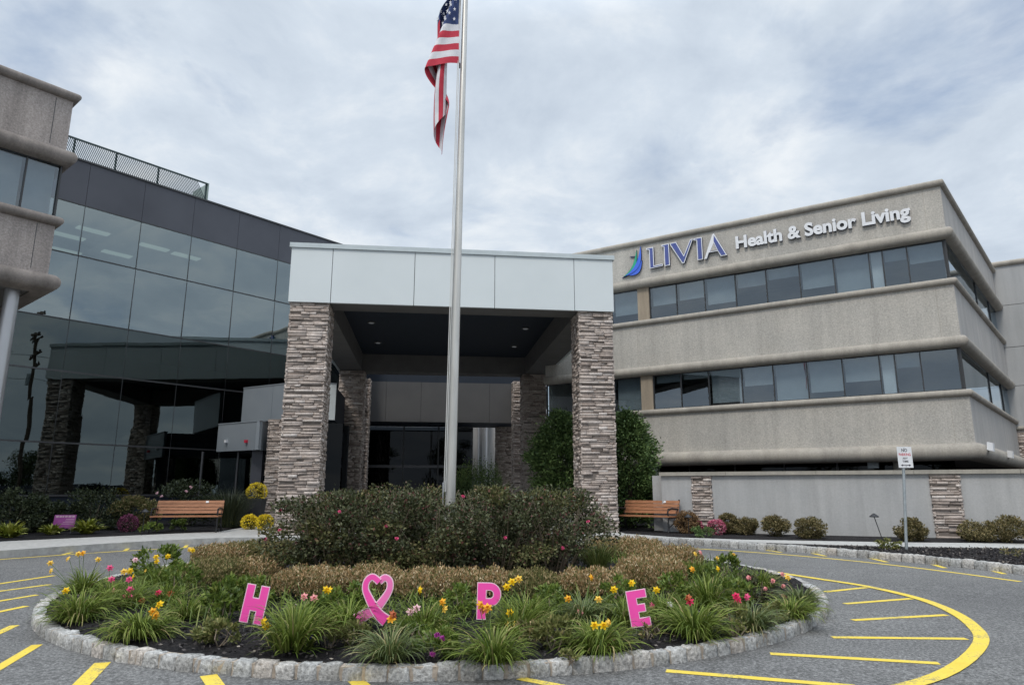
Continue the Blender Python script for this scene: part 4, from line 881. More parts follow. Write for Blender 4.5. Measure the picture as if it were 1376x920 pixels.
# ------------------------------------------------------------------ garden wall on the right
WL = np.array([4.72, 21.45]); WR = np.array([11.6, 19.0]); FWL = Fr(WL, WR - WL)
gw = thing('garden_wall', 'low grey stucco garden wall with ledgestone piers and a stone cap', 'wall', (WL[0], WL[1], 0.3))
def uu(px): return FWL.hit(px, 680)[0]
p1a, p1b, p2a, p2b = uu(931), uu(958), uu(1253), uu(1294); ZT = 2.06
for a, b_ in ((uu(890), p1a), (p1b, p2a), (p2b, p2b + 6.5)):
    mb = MB(); mb.fbox(FWL, a, b_, -0.25, 0.0, 0.1, ZT); mb.build('wall_panel', MT['stucco'], gw)
for a, b_ in ((p1a, p1b), (p2a, p2b)):
    ledgestone(FWL, a, b_, -0.3, 0.05, 0.1, ZT, rc, gw, 'stone_pier', None, (0.05, 0.10), 'flr')
e = [uu(890) - 0.05] + list(np.arange(uu(890) + 1.9, p2b + 6.6, 2.45)) + [p2b + 6.55]
for a, b_ in zip(e[:-1], e[1:]):
    mb = MB(); mb.fbox(FWL, a + 0.004, b_ - 0.004, -0.35, 0.10, ZT + 0.004, ZT + 0.11); mb.build('cap_stone', MT['cap'], gw)
mb = MB(); q = uu(890); mb.fbox(FWL, q - 0.32, q - 0.03, -1.5, -0.35, 0.1, ZT + 0.02); mb.build('end_pier', MT['stucco'], gw)
#@@NEXT
# ------------------------------------------------------------------ flagpole and flag
PX, PY = -1.03, 11.7; LEAN = 0.012; PB = mound(PX, PY)
fp = thing('flagpole', 'tall tapered aluminium flagpole rising from the middle of the rose bushes', 'flagpole', (PX, PY, PB))
mb = MB(); mb.smooth = True
hh = [-0.05, 0.5, 2, 4, 6, 8, 10, 12.2]
mb.tube([(PX + LEAN * h, PY, PB + h) for h in hh], [0.088, 0.086, 0.081, 0.074, 0.067, 0.060, 0.053, 0.045], 24); mb.build('pole', MT['pole'], fp)
mb = MB(); mb.smooth = True; mb.lathe([(0.05, PB + 12.2), (0.09, PB + 12.23), (0.11, PB + 12.32), (0.09, PB + 12.41), (0.03, PB + 12.45)], (PX + LEAN * 12.2, PY), 20); mb.build('finial', MT['metal'], fp)
mb = MB(); mb.smooth = True
for dx in (-0.10, -0.075):
    mb.tube([(PX + LEAN * h + dx + 0.0 * h, PY - 0.09, PB + h) for h in (1.2, 4, 8, 12.1)], 0.008, 6)
mb.build('halyard', MT['rope'], fp)
mb = MB(); mb.tube([(PX - 0.10, PY - 0.09, PB + 1.0), (PX - 0.10, PY - 0.09, PB + 1.35)], 0.014, 6); mb.build('cleat', MT['metal'], fp)
ZB, HO = 9.46, 1.80; HX = PX + LEAN * 9.5 - 0.075; HYY = PY - 0.08
FLY = 2.62
def flag_pt(u, v):      # u along the fly 0..1, v up the hoist 0..1: a limp flag, gathered at its free end
    w_ = 0.62 * (1 - v) ** 1.05 + 0.03; u1 = w_ / FLY + 0.03; z0 = ZB + v * HO
    if u <= u1:
        f = u / u1; return (HX - w_ * math.sin(f * math.pi / 2 * 0.98), HYY - 0.10 * math.sin(f * math.pi) - 0.02 * math.sin(9 * f + 6 * v), z0 - 0.20 * w_ * f - 0.03 * math.sin(f * math.pi))
    g = (u - u1) / (1 - u1); drop = (FLY - w_) * 0.86 * g; k = min(1.0, drop / 0.75); k = k * k * (3 - 2 * k)
    ph = 2 * math.pi * 1.7 * v - 1.9
    xt = HX - 0.27 - 0.10 * g - (0.125 - 0.03 * g) * math.sin(ph) + 0.025 * math.sin(5 * g + 4 * v); yt = HYY + 0.10 + 0.11 * math.cos(ph) + 0.03 * math.sin(7 * g + 3 * v)
    return (HX - w_ + (xt - HX + w_) * k, HYY + (yt - HYY) * min(1, 3 * k), z0 - 0.20 * w_ - drop)
NU, NV = 46, 52; V = [flag_pt(i / NU, j / NV) for i in range(NU + 1) for j in range(NV + 1)]; F = []; MI = []
for i in range(NU):
    for j in range(NV):
        F.append((i * (NV + 1) + j, (i + 1) * (NV + 1) + j, (i + 1) * (NV + 1) + j + 1, i * (NV + 1) + j + 1)); stp = int(j / NV * 13)
        MI.append(2 if (i / NU < 0.40 and stp >= 6) else (0 if stp % 2 == 0 else 1))
fl = thing('flag', 'striped red and white flag with a starred blue corner hanging limp on the flagpole', 'flag', (HX, HYY, ZB))
mb = MB(); mb.add(V, F); mb.m = MI; mb.smooth = True; cl = mb.build('cloth', [MT['flag_red'], MT['flag_white'], MT['flag_blue']], fl, fix=False)
for p in cl.data.polygons: p.use_smooth = True
mb = MB()
for row in range(9):
    for k in range(6 if row % 2 == 0 else 5):
        cu = 0.40 * ((2 * k + 1 + (row % 2)) / 12); cv = 1 - (7 / 13) * (row + 1) / 10
        for sgn in (-1, 1):
            ctr_ = np.array(flag_pt(cu, cv)); pts = []
            for q in range(10):
                a = math.pi / 2 + q * math.pi / 5; rr = (0.046 if q % 2 == 0 else 0.019); pts.append((ctr_[0] + rr * math.cos(a) * 0.7, ctr_[1] + sgn * 0.03, ctr_[2] + rr * math.sin(a)))
            mb.add([ctr_ + [0, sgn * 0.03, 0]] + pts, [(0, 1 + q, 1 + (q + 1) % 10) for q in range(10)])
mb.build('star_field', MT['flag_white'], fl, fix=False)
mb = MB(); mb.tube([flag_pt(0, v) for v in (0, .25, .5, .75, 1)], 0.014, 6); mb.build('header_tape', MT['flag_white'], fl)
for v in (0.0, 1.0):
    p = flag_pt(0, v); mb = MB(); mb.tube([p, (PX + LEAN * 9.5 - 0.07, PY - 0.085, p[2]), (PX + LEAN * 9.5 - 0.07, PY - 0.085, p[2] - 0.10)], 0.016, 6); mb.build('snap_hook', MT['iron'], fl)

# ------------------------------------------------------------------ pink lawn letters
def lawn_sign(name, label, px, py, D, outline, holes_poly, hpx, lean, cat_='letter sign', extra=None):
    """corrugated board on two wire stakes; outline in unit space (0..w, 0..1), hpx = height of the board in survey pixels"""
    base = ip(px, py); h = hpx * np.linalg.norm(base[:2]) / FPX * 0.83
    o = thing(name, label, cat_, base); c, s = math.cos(lean), math.sin(lean); lift = D
    fn = lambda u, w_, z: (base[0] + (u * c + z * s) * h, base[1] - w_, base[2] + lift + (z * c - u * s) * h)
    for polys, mt, w0, w1, nm in ((outline, 'pink_edge', 0.0, 0.006, 'border'), (holes_poly, 'pink', 0.0062, 0.0072, 'face')):
        mb = MB()
        for p in polys: mb.extrude(p, fn, w0, w1)
        mb.build(nm, MT[mt], o)
    wd = max(u for p in outline for u, z in p); mid = wd * 0.42
    for u in (mid - 0.10, mid + 0.10) if wd > 0.45 else (mid,):
        a = fn(u, -0.004, 0.25); b_ = fn(u, -0.004, 0.0); mb = MB(); mb.tube([a, b_, (b_[0] - 0.012, b_[1], base[2] - 0.06)], 0.0028, 6); mb.build('stake', MT['wire'], o)
    return o, fn, h
hp = [(0, 0), (0.24, 0), (0.24, 0.32), (0.385, 0.32), (0.385, 0), (0.63, 0), (0.63, 1), (0.385, 1), (0.385, 0.67), (0.24, 0.67), (0.24, 1), (0, 1)]
lawn_sign('letter_sign', 'pink letter H yard sign with pale border, leftmost of the four pink shapes', 320, 848, 0.095, [hp], [shrink(hp, 0.022)], 53, R_(9.5))
ep = [(0, 0), (0.58, 0), (0.58, 0.24), (0.29, 0.24), (0.29, 0.385), (0.50, 0.385), (0.50, 0.61), (0.29, 0.61), (0.29, 0.76), (0.58, 0.76), (0.58, 1), (0, 1)]
lawn_sign('letter_sign', 'pink letter E yard sign tilted on its stake, rightmost of the four pink shapes', 849, 856, 0.085, [ep], [shrink(ep, 0.022)], 53, R_(-8.5))
def arc(cx, cy, r, a0, a1, n=12, ry=None): return [(cx + r * math.cos(R_(a0 + (a1 - a0) * k / n)), cy + (ry or r) * math.sin(R_(a0 + (a1 - a0) * k / n))) for k in range(n + 1)]
def pshape(d):
    ox, R1 = 0.36, 0.325 - d
    stem = [(d, d), (0.27 - d, d), (0.27 - d, 1 - d), (d, 1 - d)]
    outer = [(0.27 - d, 0.35 + d)] + arc(ox, 0.675, R1, -90, 90) + [(0.27 - d, 1 - d)]
    inner = arc(ox, 0.68, 0.10 + d, 90, -90)
    top = [(0.27 - d, 1 - d), (0.27 - d, 0.78 + d)] + inner[:7] + [(ox + 0.10 + d, 0.68)] + [(ox + R1, 0.675)] + arc(ox, 0.675, R1, 0, 90)
    bot = [(0.27 - d, 0.58 - d), (0.27 - d, 0.35 + d)] + arc(ox, 0.675, R1, -90, 0) + [(ox + 0.10 + d, 0.68)] + inner[6:]
    return [stem, top, bot]
lawn_sign('letter_sign', 'pink letter P yard sign half hidden behind orange lilies', 640, 846, 0.10, pshape(0.0), pshape(0.022), 54, R_(1))
# awareness ribbon with a heart shaped loop
base = ip(494, 852); rs_ = thing('ribbon_sign', 'pink ribbon yard sign with a heart shaped loop between the letters H and P', 'ribbon sign', base)
hR = 66 * np.linalg.norm(base[:2]) / FPX * 0.95
def ribbon(center, width):
    P = [np.array(p, float) for p in center]; l, r_ = [], []
    for i, p in enumerate(P):
        d = unit(P[min(i + 1, len(P) - 1)] - P[max(0, i - 1)]); n_ = np.array([-d[1], d[0]]); wv = width[i] if isinstance(width, list) else width
        l.append(p + n_ * wv / 2); r_.append(p - n_ * wv / 2)
    return l, r_
right_strand = smooth_line([(0.10, 0.13), (0.28, 0.23), (0.46, 0.32), (0.62, 0.50), (0.74, 0.70), (0.74, 0.86), (0.64, 0.93), (0.535, 0.85)], 5)
left_strand = smooth_line([(0.70, 0.12), (0.58, 0.21), (0.46, 0.35), (0.34, 0.55), (0.265, 0.72), (0.29, 0.87), (0.40, 0.945), (0.535, 0.85)], 5)
rw = lambda n_: [0.245 - 0.105 * min(1, i / (n_ * 0.55)) for i in range(n_)]
fnr = lambda u, w_, z: (base[0] + (u - 0.34) * hR, base[1] - w_, base[2] + 0.07 + z * hR)
for strand, w0, mt in ((right_strand, 0.0, 'pink_light'), (left_strand, 0.010, 'pink')):
    for grow, mt2, wa, wb, nm in ((0.0, 'pink_edge', w0, w0 + 0.006, 'border'), (0.042, mt, w0 + 0.0062, w0 + 0.0085, 'face')):
        l, r_ = ribbon(strand, [x - grow for x in rw(len(strand))]); mb = MB()
        for i in range(len(l) - 1): mb.hexa([fnr(*(q[0], w_, q[1])) for w_ in (wa, wb) for q in (l[i], l[i + 1], r_[i + 1], r_[i])])
        mb.build(nm, MT[mt2], rs_)
for u in (0.36, 0.52):
    mb = MB(); mb.tube([fnr(u, -0.004, 0.3), (fnr(u, 0, 0)[0], base[1] + 0.004, base[2] - 0.06)], 0.003, 6); mb.build('stake', MT['wire'], rs_)
# small printed sign in the left bed
b0 = gp(84, 716, 0.165); ys = thing('yard_sign', 'small magenta printed yard sign leaning in the bed under the dark shrubs', 'yard sign', b0, R_(10))
mb = MB(); sh = [(-0.30, 0.14), (0.28, 0.14), (0.34, 0.52), (-0.24, 0.52)]; lf = lambda u, w_, z: (u, -w_ - 0.15 * (z - 0.14), z)
mb.extrude(sh, lf, 0, 0.006); mb.build('board', MT['magenta_sign'], ys, world=False)
mb = MB()
for k, (a, b_) in enumerate([(-0.21, -0.14), (-0.12, -0.05), (-0.04, 0.01), (0.03, 0.10), (0.12, 0.2), (0.22, 0.29)]): mb.extrude([(a, 0.445), (b_, 0.445), (b_ + 0.01, 0.50), (a + 0.01, 0.50)], lf, 0.007, 0.009)
for z, a, b_ in ((0.39, 0.06, 0.28), (0.345, 0.04, 0.28), (0.30, -0.02, 0.27), (0.255, -0.08, 0.26)): mb.extrude([(a, z), (b_, z), (b_ + 0.004, z + 0.014), (a + 0.004, z + 0.014)], lf, 0.007, 0.009)
mb.build('print', MT['pink_edge'], ys, world=False)
for u in (-0.15, 0.2):
    mb = MB(); mb.tube([(u, 0.01, 0.3), (u, 0.01, -0.05)], 0.005, 6); mb.build('stake', MT['wire'], ys, world=False)

# ------------------------------------------------------------------ no parking sign
s0 = gp(1218, 738, 0.14); ns = thing('no_parking_sign', 'white no parking sign on a grey steel post in the kerbside mulch', 'sign', s0)
top = at_y(1213.5, 600, s0[1]); dx = top[0] - s0[0]; hs = top[2] - s0[2]
mb = MB(); mb.smooth = False; mb.tube([(0, 0.012, -0.1), (dx * 0.97, 0.012, hs - 0.04)], 0.031, 6); mb.build('post', MT['galv'], ns, world=False)
FQ = lambda u, w_, z: (dx + u - (0 if True else 0), -w_ - 0.025, hs + z)
WS, HS = 0.335, 0.475
mb = MB(); mb.extrude(shrink([(-WS / 2, -HS), (WS / 2, -HS), (WS / 2, 0), (-WS / 2, 0)], 0.0), FQ, 0, 0.004); pl = mb.build('plate', MT['white'], ns, world=False)
for txt, z, hc, mt, wmax in (('NO', -0.115, 0.072, 'black', 0.13), ('PARKING', -0.205, 0.060, 'red', 0.27), ('ANY', -0.285, 0.046, 'black', 0.12), ('TIME', -0.355, 0.046, 'black', 0.14)):
    me = text_mesh(txt, 1.0, 0.02); a = me_xyz(me); a[:, 0] -= (a[:, 0].max() + a[:, 0].min()) / 2; a[:, :2] *= [wmax / (a[:, 0].max() - a[:, 0].min()), hc / a[:, 1].max()]
    me.vertices.foreach_set('co', np.array([FQ(x, 0.0052, z + y) for x, y, _ in a], np.float32).ravel()); me.update(); link('lettering', me, MT[mt], ns)
mb = MB(); z = -0.42
mb.extrude([(-0.12, z), (-0.07, z - 0.024), (-0.07, z - 0.008), (0.07, z - 0.008), (0.07, z - 0.024), (0.12, z), (0.07, z + 0.024), (0.07, z + 0.008), (-0.07, z + 0.008), (-0.07, z + 0.024)], FQ, 0.0045, 0.0055); mb.build('arrow', MT['black'], ns, world=False)
for z in (-0.03, -0.445):
    mb = MB(); mb.extrude(arc(0, z, 0.010, 0, 330, 11), FQ, 0.0045, 0.009); mb.build('bolt', MT['galv'], ns, world=False)
# ------------------------------------------------------------------ path lights and floodlights
def path_light(px, py, tilt, label, h=0.62):
    b_ = gp(px, py, 0.165); o = thing('path_light', label, 'path light', b_)
    x = math.sin(tilt) * h; z = math.cos(tilt) * h
    mb = MB(); mb.tube([(0, 0, -0.1), (x, 0, z)], 0.011, 8); mb.build('stem', MT['iron'], o, world=False)
    mb = MB(); mb.smooth = True; pr = [(0.012, z + 0.09), (0.035, z + 0.075), (0.06, z + 0.055), (0.115, z + 0.01), (0.105, z - 0.005), (0.02, z - 0.002)]; mb.lathe(pr, (x, 0), 16); mb.build('shade', MT['iron'], o, world=False); return o
path_light(1188, 727, R_(-17), 'black path light leaning to the left in front of the garden wall')
path_light(190, 718, R_(3), 'black path light standing beside the left bench')
path_light(926, 720, R_(0), 'black path light among the pink mums near the right bench', 0.5)
for px, py, lb_ in ((1328, 602, 'white floodlight on the beige corner, larger and nearer of the pair'), (1355, 612, 'white floodlight on the beige corner, farther of the pair')):
    u, z = FS.hit(px, py, 0.3); p = FS.P(u, 0.36, z); o = thing('floodlight', lb_, 'floodlight', p, math.atan2(FS.d[1], FS.d[0]), None)
    mb = MB(); mb.hexa([(-0.17, -0.08, -0.10), (0.17, -0.08, -0.10), (0.19, 0.08, -0.06), (-0.15, 0.08, -0.06), (-0.17, -0.10, 0.16), (0.17, -0.10, 0.16), (0.19, 0.06, 0.20), (-0.15, 0.06, 0.20)]); mb.build('housing', MT['white'], o, world=False)
    mb = MB(); mb.tube([(-0.02, 0.0, 0.0), (-0.16, 0.1, -0.04), (-0.20, 0.36, -0.05)], 0.03, 8); mb.build('bracket', MT['white'], o, world=False)

# ------------------------------------------------------------------ benches
def bench(label, px0, py0, px1, py1):
    a = gp(px0, py0, 0.16)[:2]; b_ = gp(px1, py1, 0.16)[:2]; c = (a + b_) / 2; rz = math.atan2(b_[1] - a[1], b_[0] - a[0])
    W = 1.9; o = thing('park_bench', label, 'bench', (c[0], c[1], gz(c[1], 0.165)), rz)
    for k, y in enumerate((-0.30, -0.19, -0.08, 0.03, 0.13)):
        mb = MB(); mb.box(-W / 2, W / 2, y - 0.045, y + 0.045, 0.43 + 0.004 * abs(k - 2), 0.468 + 0.004 * abs(k - 2)); mb.build('seat_slat', MT['wood'], o, world=False)
    for k in range(4):
        z = 0.53 + k * 0.098; y = 0.19 + 0.034 * k
        mb = MB(); mb.hexa([(-W / 2, y, z), (W / 2, y, z), (W / 2, y + 0.035, z), (-W / 2, y + 0.035, z), (-W / 2, y + 0.03, z + 0.084), (W / 2, y + 0.03, z + 0.084), (W / 2, y + 0.065, z + 0.084), (-W / 2, y + 0.065, z + 0.084)]); s_ = mb.build('back_slat', MT['wood'], o, world=False)
    mb = MB(); mb.hexa([(0.42, y - 0.004, z + .02), (0.50, y - 0.004, z + .02), (0.50, y - 0.001, z + .02), (0.42, y - 0.001, z + .02), (0.42, y + 0.016, z + 0.07), (0.50, y + 0.016, z + 0.07), (0.50, y + 0.022, z + 0.07), (0.42, y + 0.022, z + 0.07)]); mb.build('plaque', MT['white'], s_, world=False)
    for x in (-W / 2 + 0.03, W / 2 - 0.03):
        mb = MB(); mb.smooth = True
        mb.tube([(x, -0.36, 0), (x, -0.31, 0.12), (x, -0.33, 0.28), (x, -0.30, 0.42), (x, -0.34, 0.56), (x, -0.30, 0.66)], 0.024, 8); mb.tube([(x, 0.36, 0), (x, 0.26, 0.15), (x, 0.17, 0.42), (x, 0.36, 0.94)], 0.024, 8)
        mb.tube([(x, -0.32, 0.425), (x, 0.17, 0.425)], 0.022, 8); mb.tube([(x, -0.30, 0.66), (x, -0.1, 0.685), (x, 0.25, 0.66)], 0.028, 8); mb.tube([(x, -0.31, 0.14), (x, -0.05, 0.25), (x, 0.24, 0.16)], 0.016, 8)
        mb.build('end_frame', MT['iron'], o, world=False)
    return o
bench('brown slatted park bench by the glass wall, left of the canopy', 207, 715, 292, 714)
bench('brown slatted park bench in front of the evergreen, right of the canopy', 834, 712, 908, 716)

# ------------------------------------------------------------------ plants
rp = np.random.default_rng(77)
def canes(n, rx, ry, h, r, rad=0.008):
    mb = MB()
    for _ in range(n):
        a = r.uniform(0, 6.28); q = r.uniform(0.2, 0.95); x, y = rx * q * math.cos(a), ry * q * math.sin(a); hh_ = h * r.uniform(0.6, 1.0)
        mb.tube([(x * 0.25, y * 0.25, -0.03), (x * 0.55 + r.normal(scale=.04), y * 0.55 + r.normal(scale=.04), hh_ * 0.45), (x, y, hh_)], [rad, rad * 0.8, rad * 0.4], 5)
    return mb
def blooms(o, pts, mat, size, r, name='bloom'):
    for p in pts:
        V, F = [], []
        for _ in range(3):
            v, f = petals(np.array(p) + r.normal(scale=size * 0.25, size=3), unit(np.array([r.normal(scale=.6), -1.0, 0.8])), size * r.uniform(0.7, 1.0), r, 6); o_ = len(V); V += v; F += [tuple(i + o_ for i in q) for q in f]
        mb = MB(); mb.add(V, F); mb.build(name, mat, o, world=False, fix=False)
def shrub(name, label, cat_, loc, rx, ry, h, n, L, W, mat, group=None, clumps=16, up=0.3, cane=8, blo=None, rz=0.0, shell=0.5, leafname='foliage', spread=0.36):
    o = thing(name, label, cat_, loc, rz, group); V, F = blob_leaves(n, rx, ry, h, L, W, clumps, up, rp, shell, 0.0, 1.0, spread)
    quads(leafname, V, F, mat, o)
    if cane: canes(cane, rx * 0.8, ry * 0.8, h * 0.8, rp).build('stem', MT['cane'], o, world=False)
    if blo: blooms(o, blo[0], MT[blo[1]], blo[2], rp)
    return o
# roses round the flagpole
roses = [((462, 11.0), 0.95, 1.0, 1.36, 'tall dark rose shrub with pink blooms at the left end of the rose bed', [(-0.75, -0.3, 0.95), (-0.9, -0.45, 0.55), (-0.55, -0.9, 0.70), (-0.2, -0.7, 1.15), (-1.0, -0.3, 0.75)]),
         ((512, 10.9), 1.0, 1.1, 1.42, 'tall dark rose shrub above the pink ribbon, left of the flagpole', [(0.35, -0.9, 0.75), (-0.3, -1.0, 0.95)]),
         ((588, 10.6), 0.95, 0.9, 1.18, 'dense rose shrub directly in front of the flagpole', [(0.15, -0.98, 0.15), (-0.4, -0.9, 0.6)]),
         ((672, 10.9), 1.05, 1.1, 1.40, 'tall dark rose shrub above the pink letter P, right of the flagpole', [(0.1, -1.0, 0.6), (-0.5, -0.8, 1.15)]),
         ((738, 11.1), 0.92, 1.05, 1.43, 'tall dark rose shrub at the right end of the rose bed', [(0.1, -1.0, 0.45), (0.5, -0.7, 0.8)]),
         ((545, 13.0), 1.1, 1.0, 1.48, 'rose shrub at the back of the rose bed, left of the flagpole', []),
         ((675, 13.0), 1.1, 1.0, 1.50, 'rose shrub at the back of the rose bed, right of the flagpole', [])]
for (px, Y), rx, ry, h, lab, bl in roses:
    h *= 0.84; X = (px - 688) / FPX * Y * 1.02; z = mound(X, Y); n = 7400
    o = thing('rose_bush', lab, 'rose bush', (X, Y, z), 0, 'rose bushes around the flagpole')
    parts = [blob_leaves(n, rx, ry, h, 0.056, 0.034, 30, 0.25, rp, 0.35, 0.02, 1.0, 0.30, 3.2)]; quads('foliage', *blob_leaves(3600, rx * 1.01, ry * 1.01, h * 1.03, 0.052, 0.032, 15, 0.3, rp, 0.5, 0.02, 1.0, 0.27, 3.2), MT['rose_leaf_olive'], o)
    # shoots that stand out of the top
    for _ in range(44):
        a = rp.uniform(0, 6.28); q = rp.uniform(0, 1.05); cx_, cy_ = rx * q * math.cos(a), ry * q * math.sin(a); zt2 = h * (0.98 - 0.25 * q * q) + rp.uniform(-0.02, 0.20); m_ = 30
        t_ = rp.uniform(0, 1, m_); P = np.stack([cx_ + t_ * rp.normal(scale=.10) + rp.normal(scale=.035, size=m_), cy_ + rp.normal(scale=.035, size=m_), zt2 - 0.42 * (1 - t_)], 1); parts.append(leaf_quads(P, unit(rp.normal(size=(m_, 3)) + [0, 0, .3]), 0.05, 0.03, rp))
    V, F = cat(parts); quads('foliage', V, F, MT['rose_leaf'], o); canes(34, rx * 1.03, ry * 1.03, h, rp, 0.010).build('cane', MT['cane'], o, world=False)
    blooms(o, bl[:2] if rx < 1 and lab.find('left end') < 0 else bl[:3], MT['petal_rosy'], 0.027, rp)
# clipped spirea edging: (px, base py, half width m, half depth m, height m, material, label)
hedges = [(282, 792, 0.46, 0.5, 0.40, 'olive_leaf', 'olive and tan spirea clump at the left end of the clipped edging'),
          (338, 788, 0.30, 0.4, 0.40, 'tan_leaf', 'brown clipped spirea directly behind the pink letter H'),
          (412, 805, 0.50, 0.40, 0.375, 'tan_leaf', 'brown clipped spirea between the letter H and the ribbon'),
          (497, 802, 0.34, 0.40, 0.38, 'tan_leaf', 'brown clipped spirea directly behind the pink ribbon'),
          (582, 808, 0.50, 0.42, 0.375, 'tan_leaf', 'brown clipped spirea between the ribbon and the letter P'),
          (655, 806, 0.30, 0.38, 0.36, 'tan_leaf', 'brown clipped spirea directly behind the pink letter P'),
          (716, 808, 0.34, 0.40, 0.36, 'olive_leaf', 'olive clipped spirea right of the letter P'),
          (800, 806, 0.44, 0.42, 0.36, 'tan_leaf', 'pale tan spirea behind the orange lilies, left of the letter E'),
          (882, 796, 0.46, 0.5, 0.46, 'tan_leaf', 'large straw coloured spirea mound behind the letter E'),
          (905, 766, 0.55, 0.45, 0.40, 'tan_leaf', 'straw coloured spirea mound farther back, behind the large one'),
          (842, 752, 0.75, 0.5, 0.42, 'tan_leaf', 'rusty brown spirea at the right rear of the island bed'),
          (340, 758, 0.65, 0.5, 0.42, 'olive_leaf', 'olive spirea at the left rear of the island bed'),
          (285, 764, 0.45, 0.5, 0.42, 'tan_leaf', 'faded tan spirea behind the yellow lilies at the left')]
for px, py, hw, hd, h, mt, lab in hedges:
    p = ip(px, py); p[1] += hd * 0.7; p[2] = mound(p[0], p[1])
    o = thing('spirea_shrub', lab, 'shrub', p, 0, 'clipped spirea edging round the roses')
    h *= 0.76; V, F = box_leaves(int(9500 * hw * (hd + .2) / 0.3), hw, hd, h, 0.042, 0.017, rp); quads('foliage', V, F, MT[mt], o); canes(12, hw * .9, hd * .9, h * .8, rp, 0.004).build('stem', MT['cane'], o, world=False)
# daylilies
LM = []
for n_, L_b, wb, spr, ar in ((300, 0.47, 0.0135, 0.95, 1.35), (360, 0.42, 0.012, 1.15, 1.1), (250, 0.54, 0.015, 0.75, 1.6), (420, 0.40, 0.012, 1.0, 1.7), (280, 0.50, 0.013, 0.6, 1.1), (340, 0.45, 0.014, 1.25, 0.9)):
    V1, F1 = blades(n_, L_b, wb, spr, rp, 7, ar, 0.15); V2, F2 = blades(90, L_b * 0.6, wb, 1.3, rp, 7, 1.0, 0.2); V, F = cat([(V1, F1), (V2, F2)]); V = V + np.outer(V[:, 2], rp.normal(scale=0.14, size=3) * [1, 1, 0])
    me_o = quads('foliage', V, F, MT['lily_leaf']); me_o.data.name = 'daylily_blades'; LM.append(me_o.data); bpy.data.objects.remove(me_o)
LMP = []
for me in LM[:2]:
    c = me.copy(); c.materials.clear(); c.materials.append(MT['lily_leaf_pale']); LMP.append(c)
def lily_flower(o, loc, p, col, size, rz, sc_):
    d = np.array(p) - np.array(loc); d = Matrix.Rotation(-rz, 3, 'Z') @ Vector(d); d = np.array(d) / sc_
    size = size / sc_; face = unit(np.array([rp.normal(scale=0.7), -1.0, rp.uniform(0.1, 0.7)])); face = np.array(Matrix.Rotation(-rz, 3, 'Z') @ Vector(face))
    v, f = petals(d, face, size, rp); mb = MB(); mb.add(v, f); fo = mb.build('flower', MT['petal_' + col], o, world=False, fix=False)
    mb = MB(); b_ = d * [0.25, 0.25, 0]; mb.tube([b_, b_ * 0.5 + d * 0.5 + [0, 0, 0.03], d - face * size * 0.3], 0.0035, 5); mb.build('flower_stalk', MT['stalk'], fo, world=False)
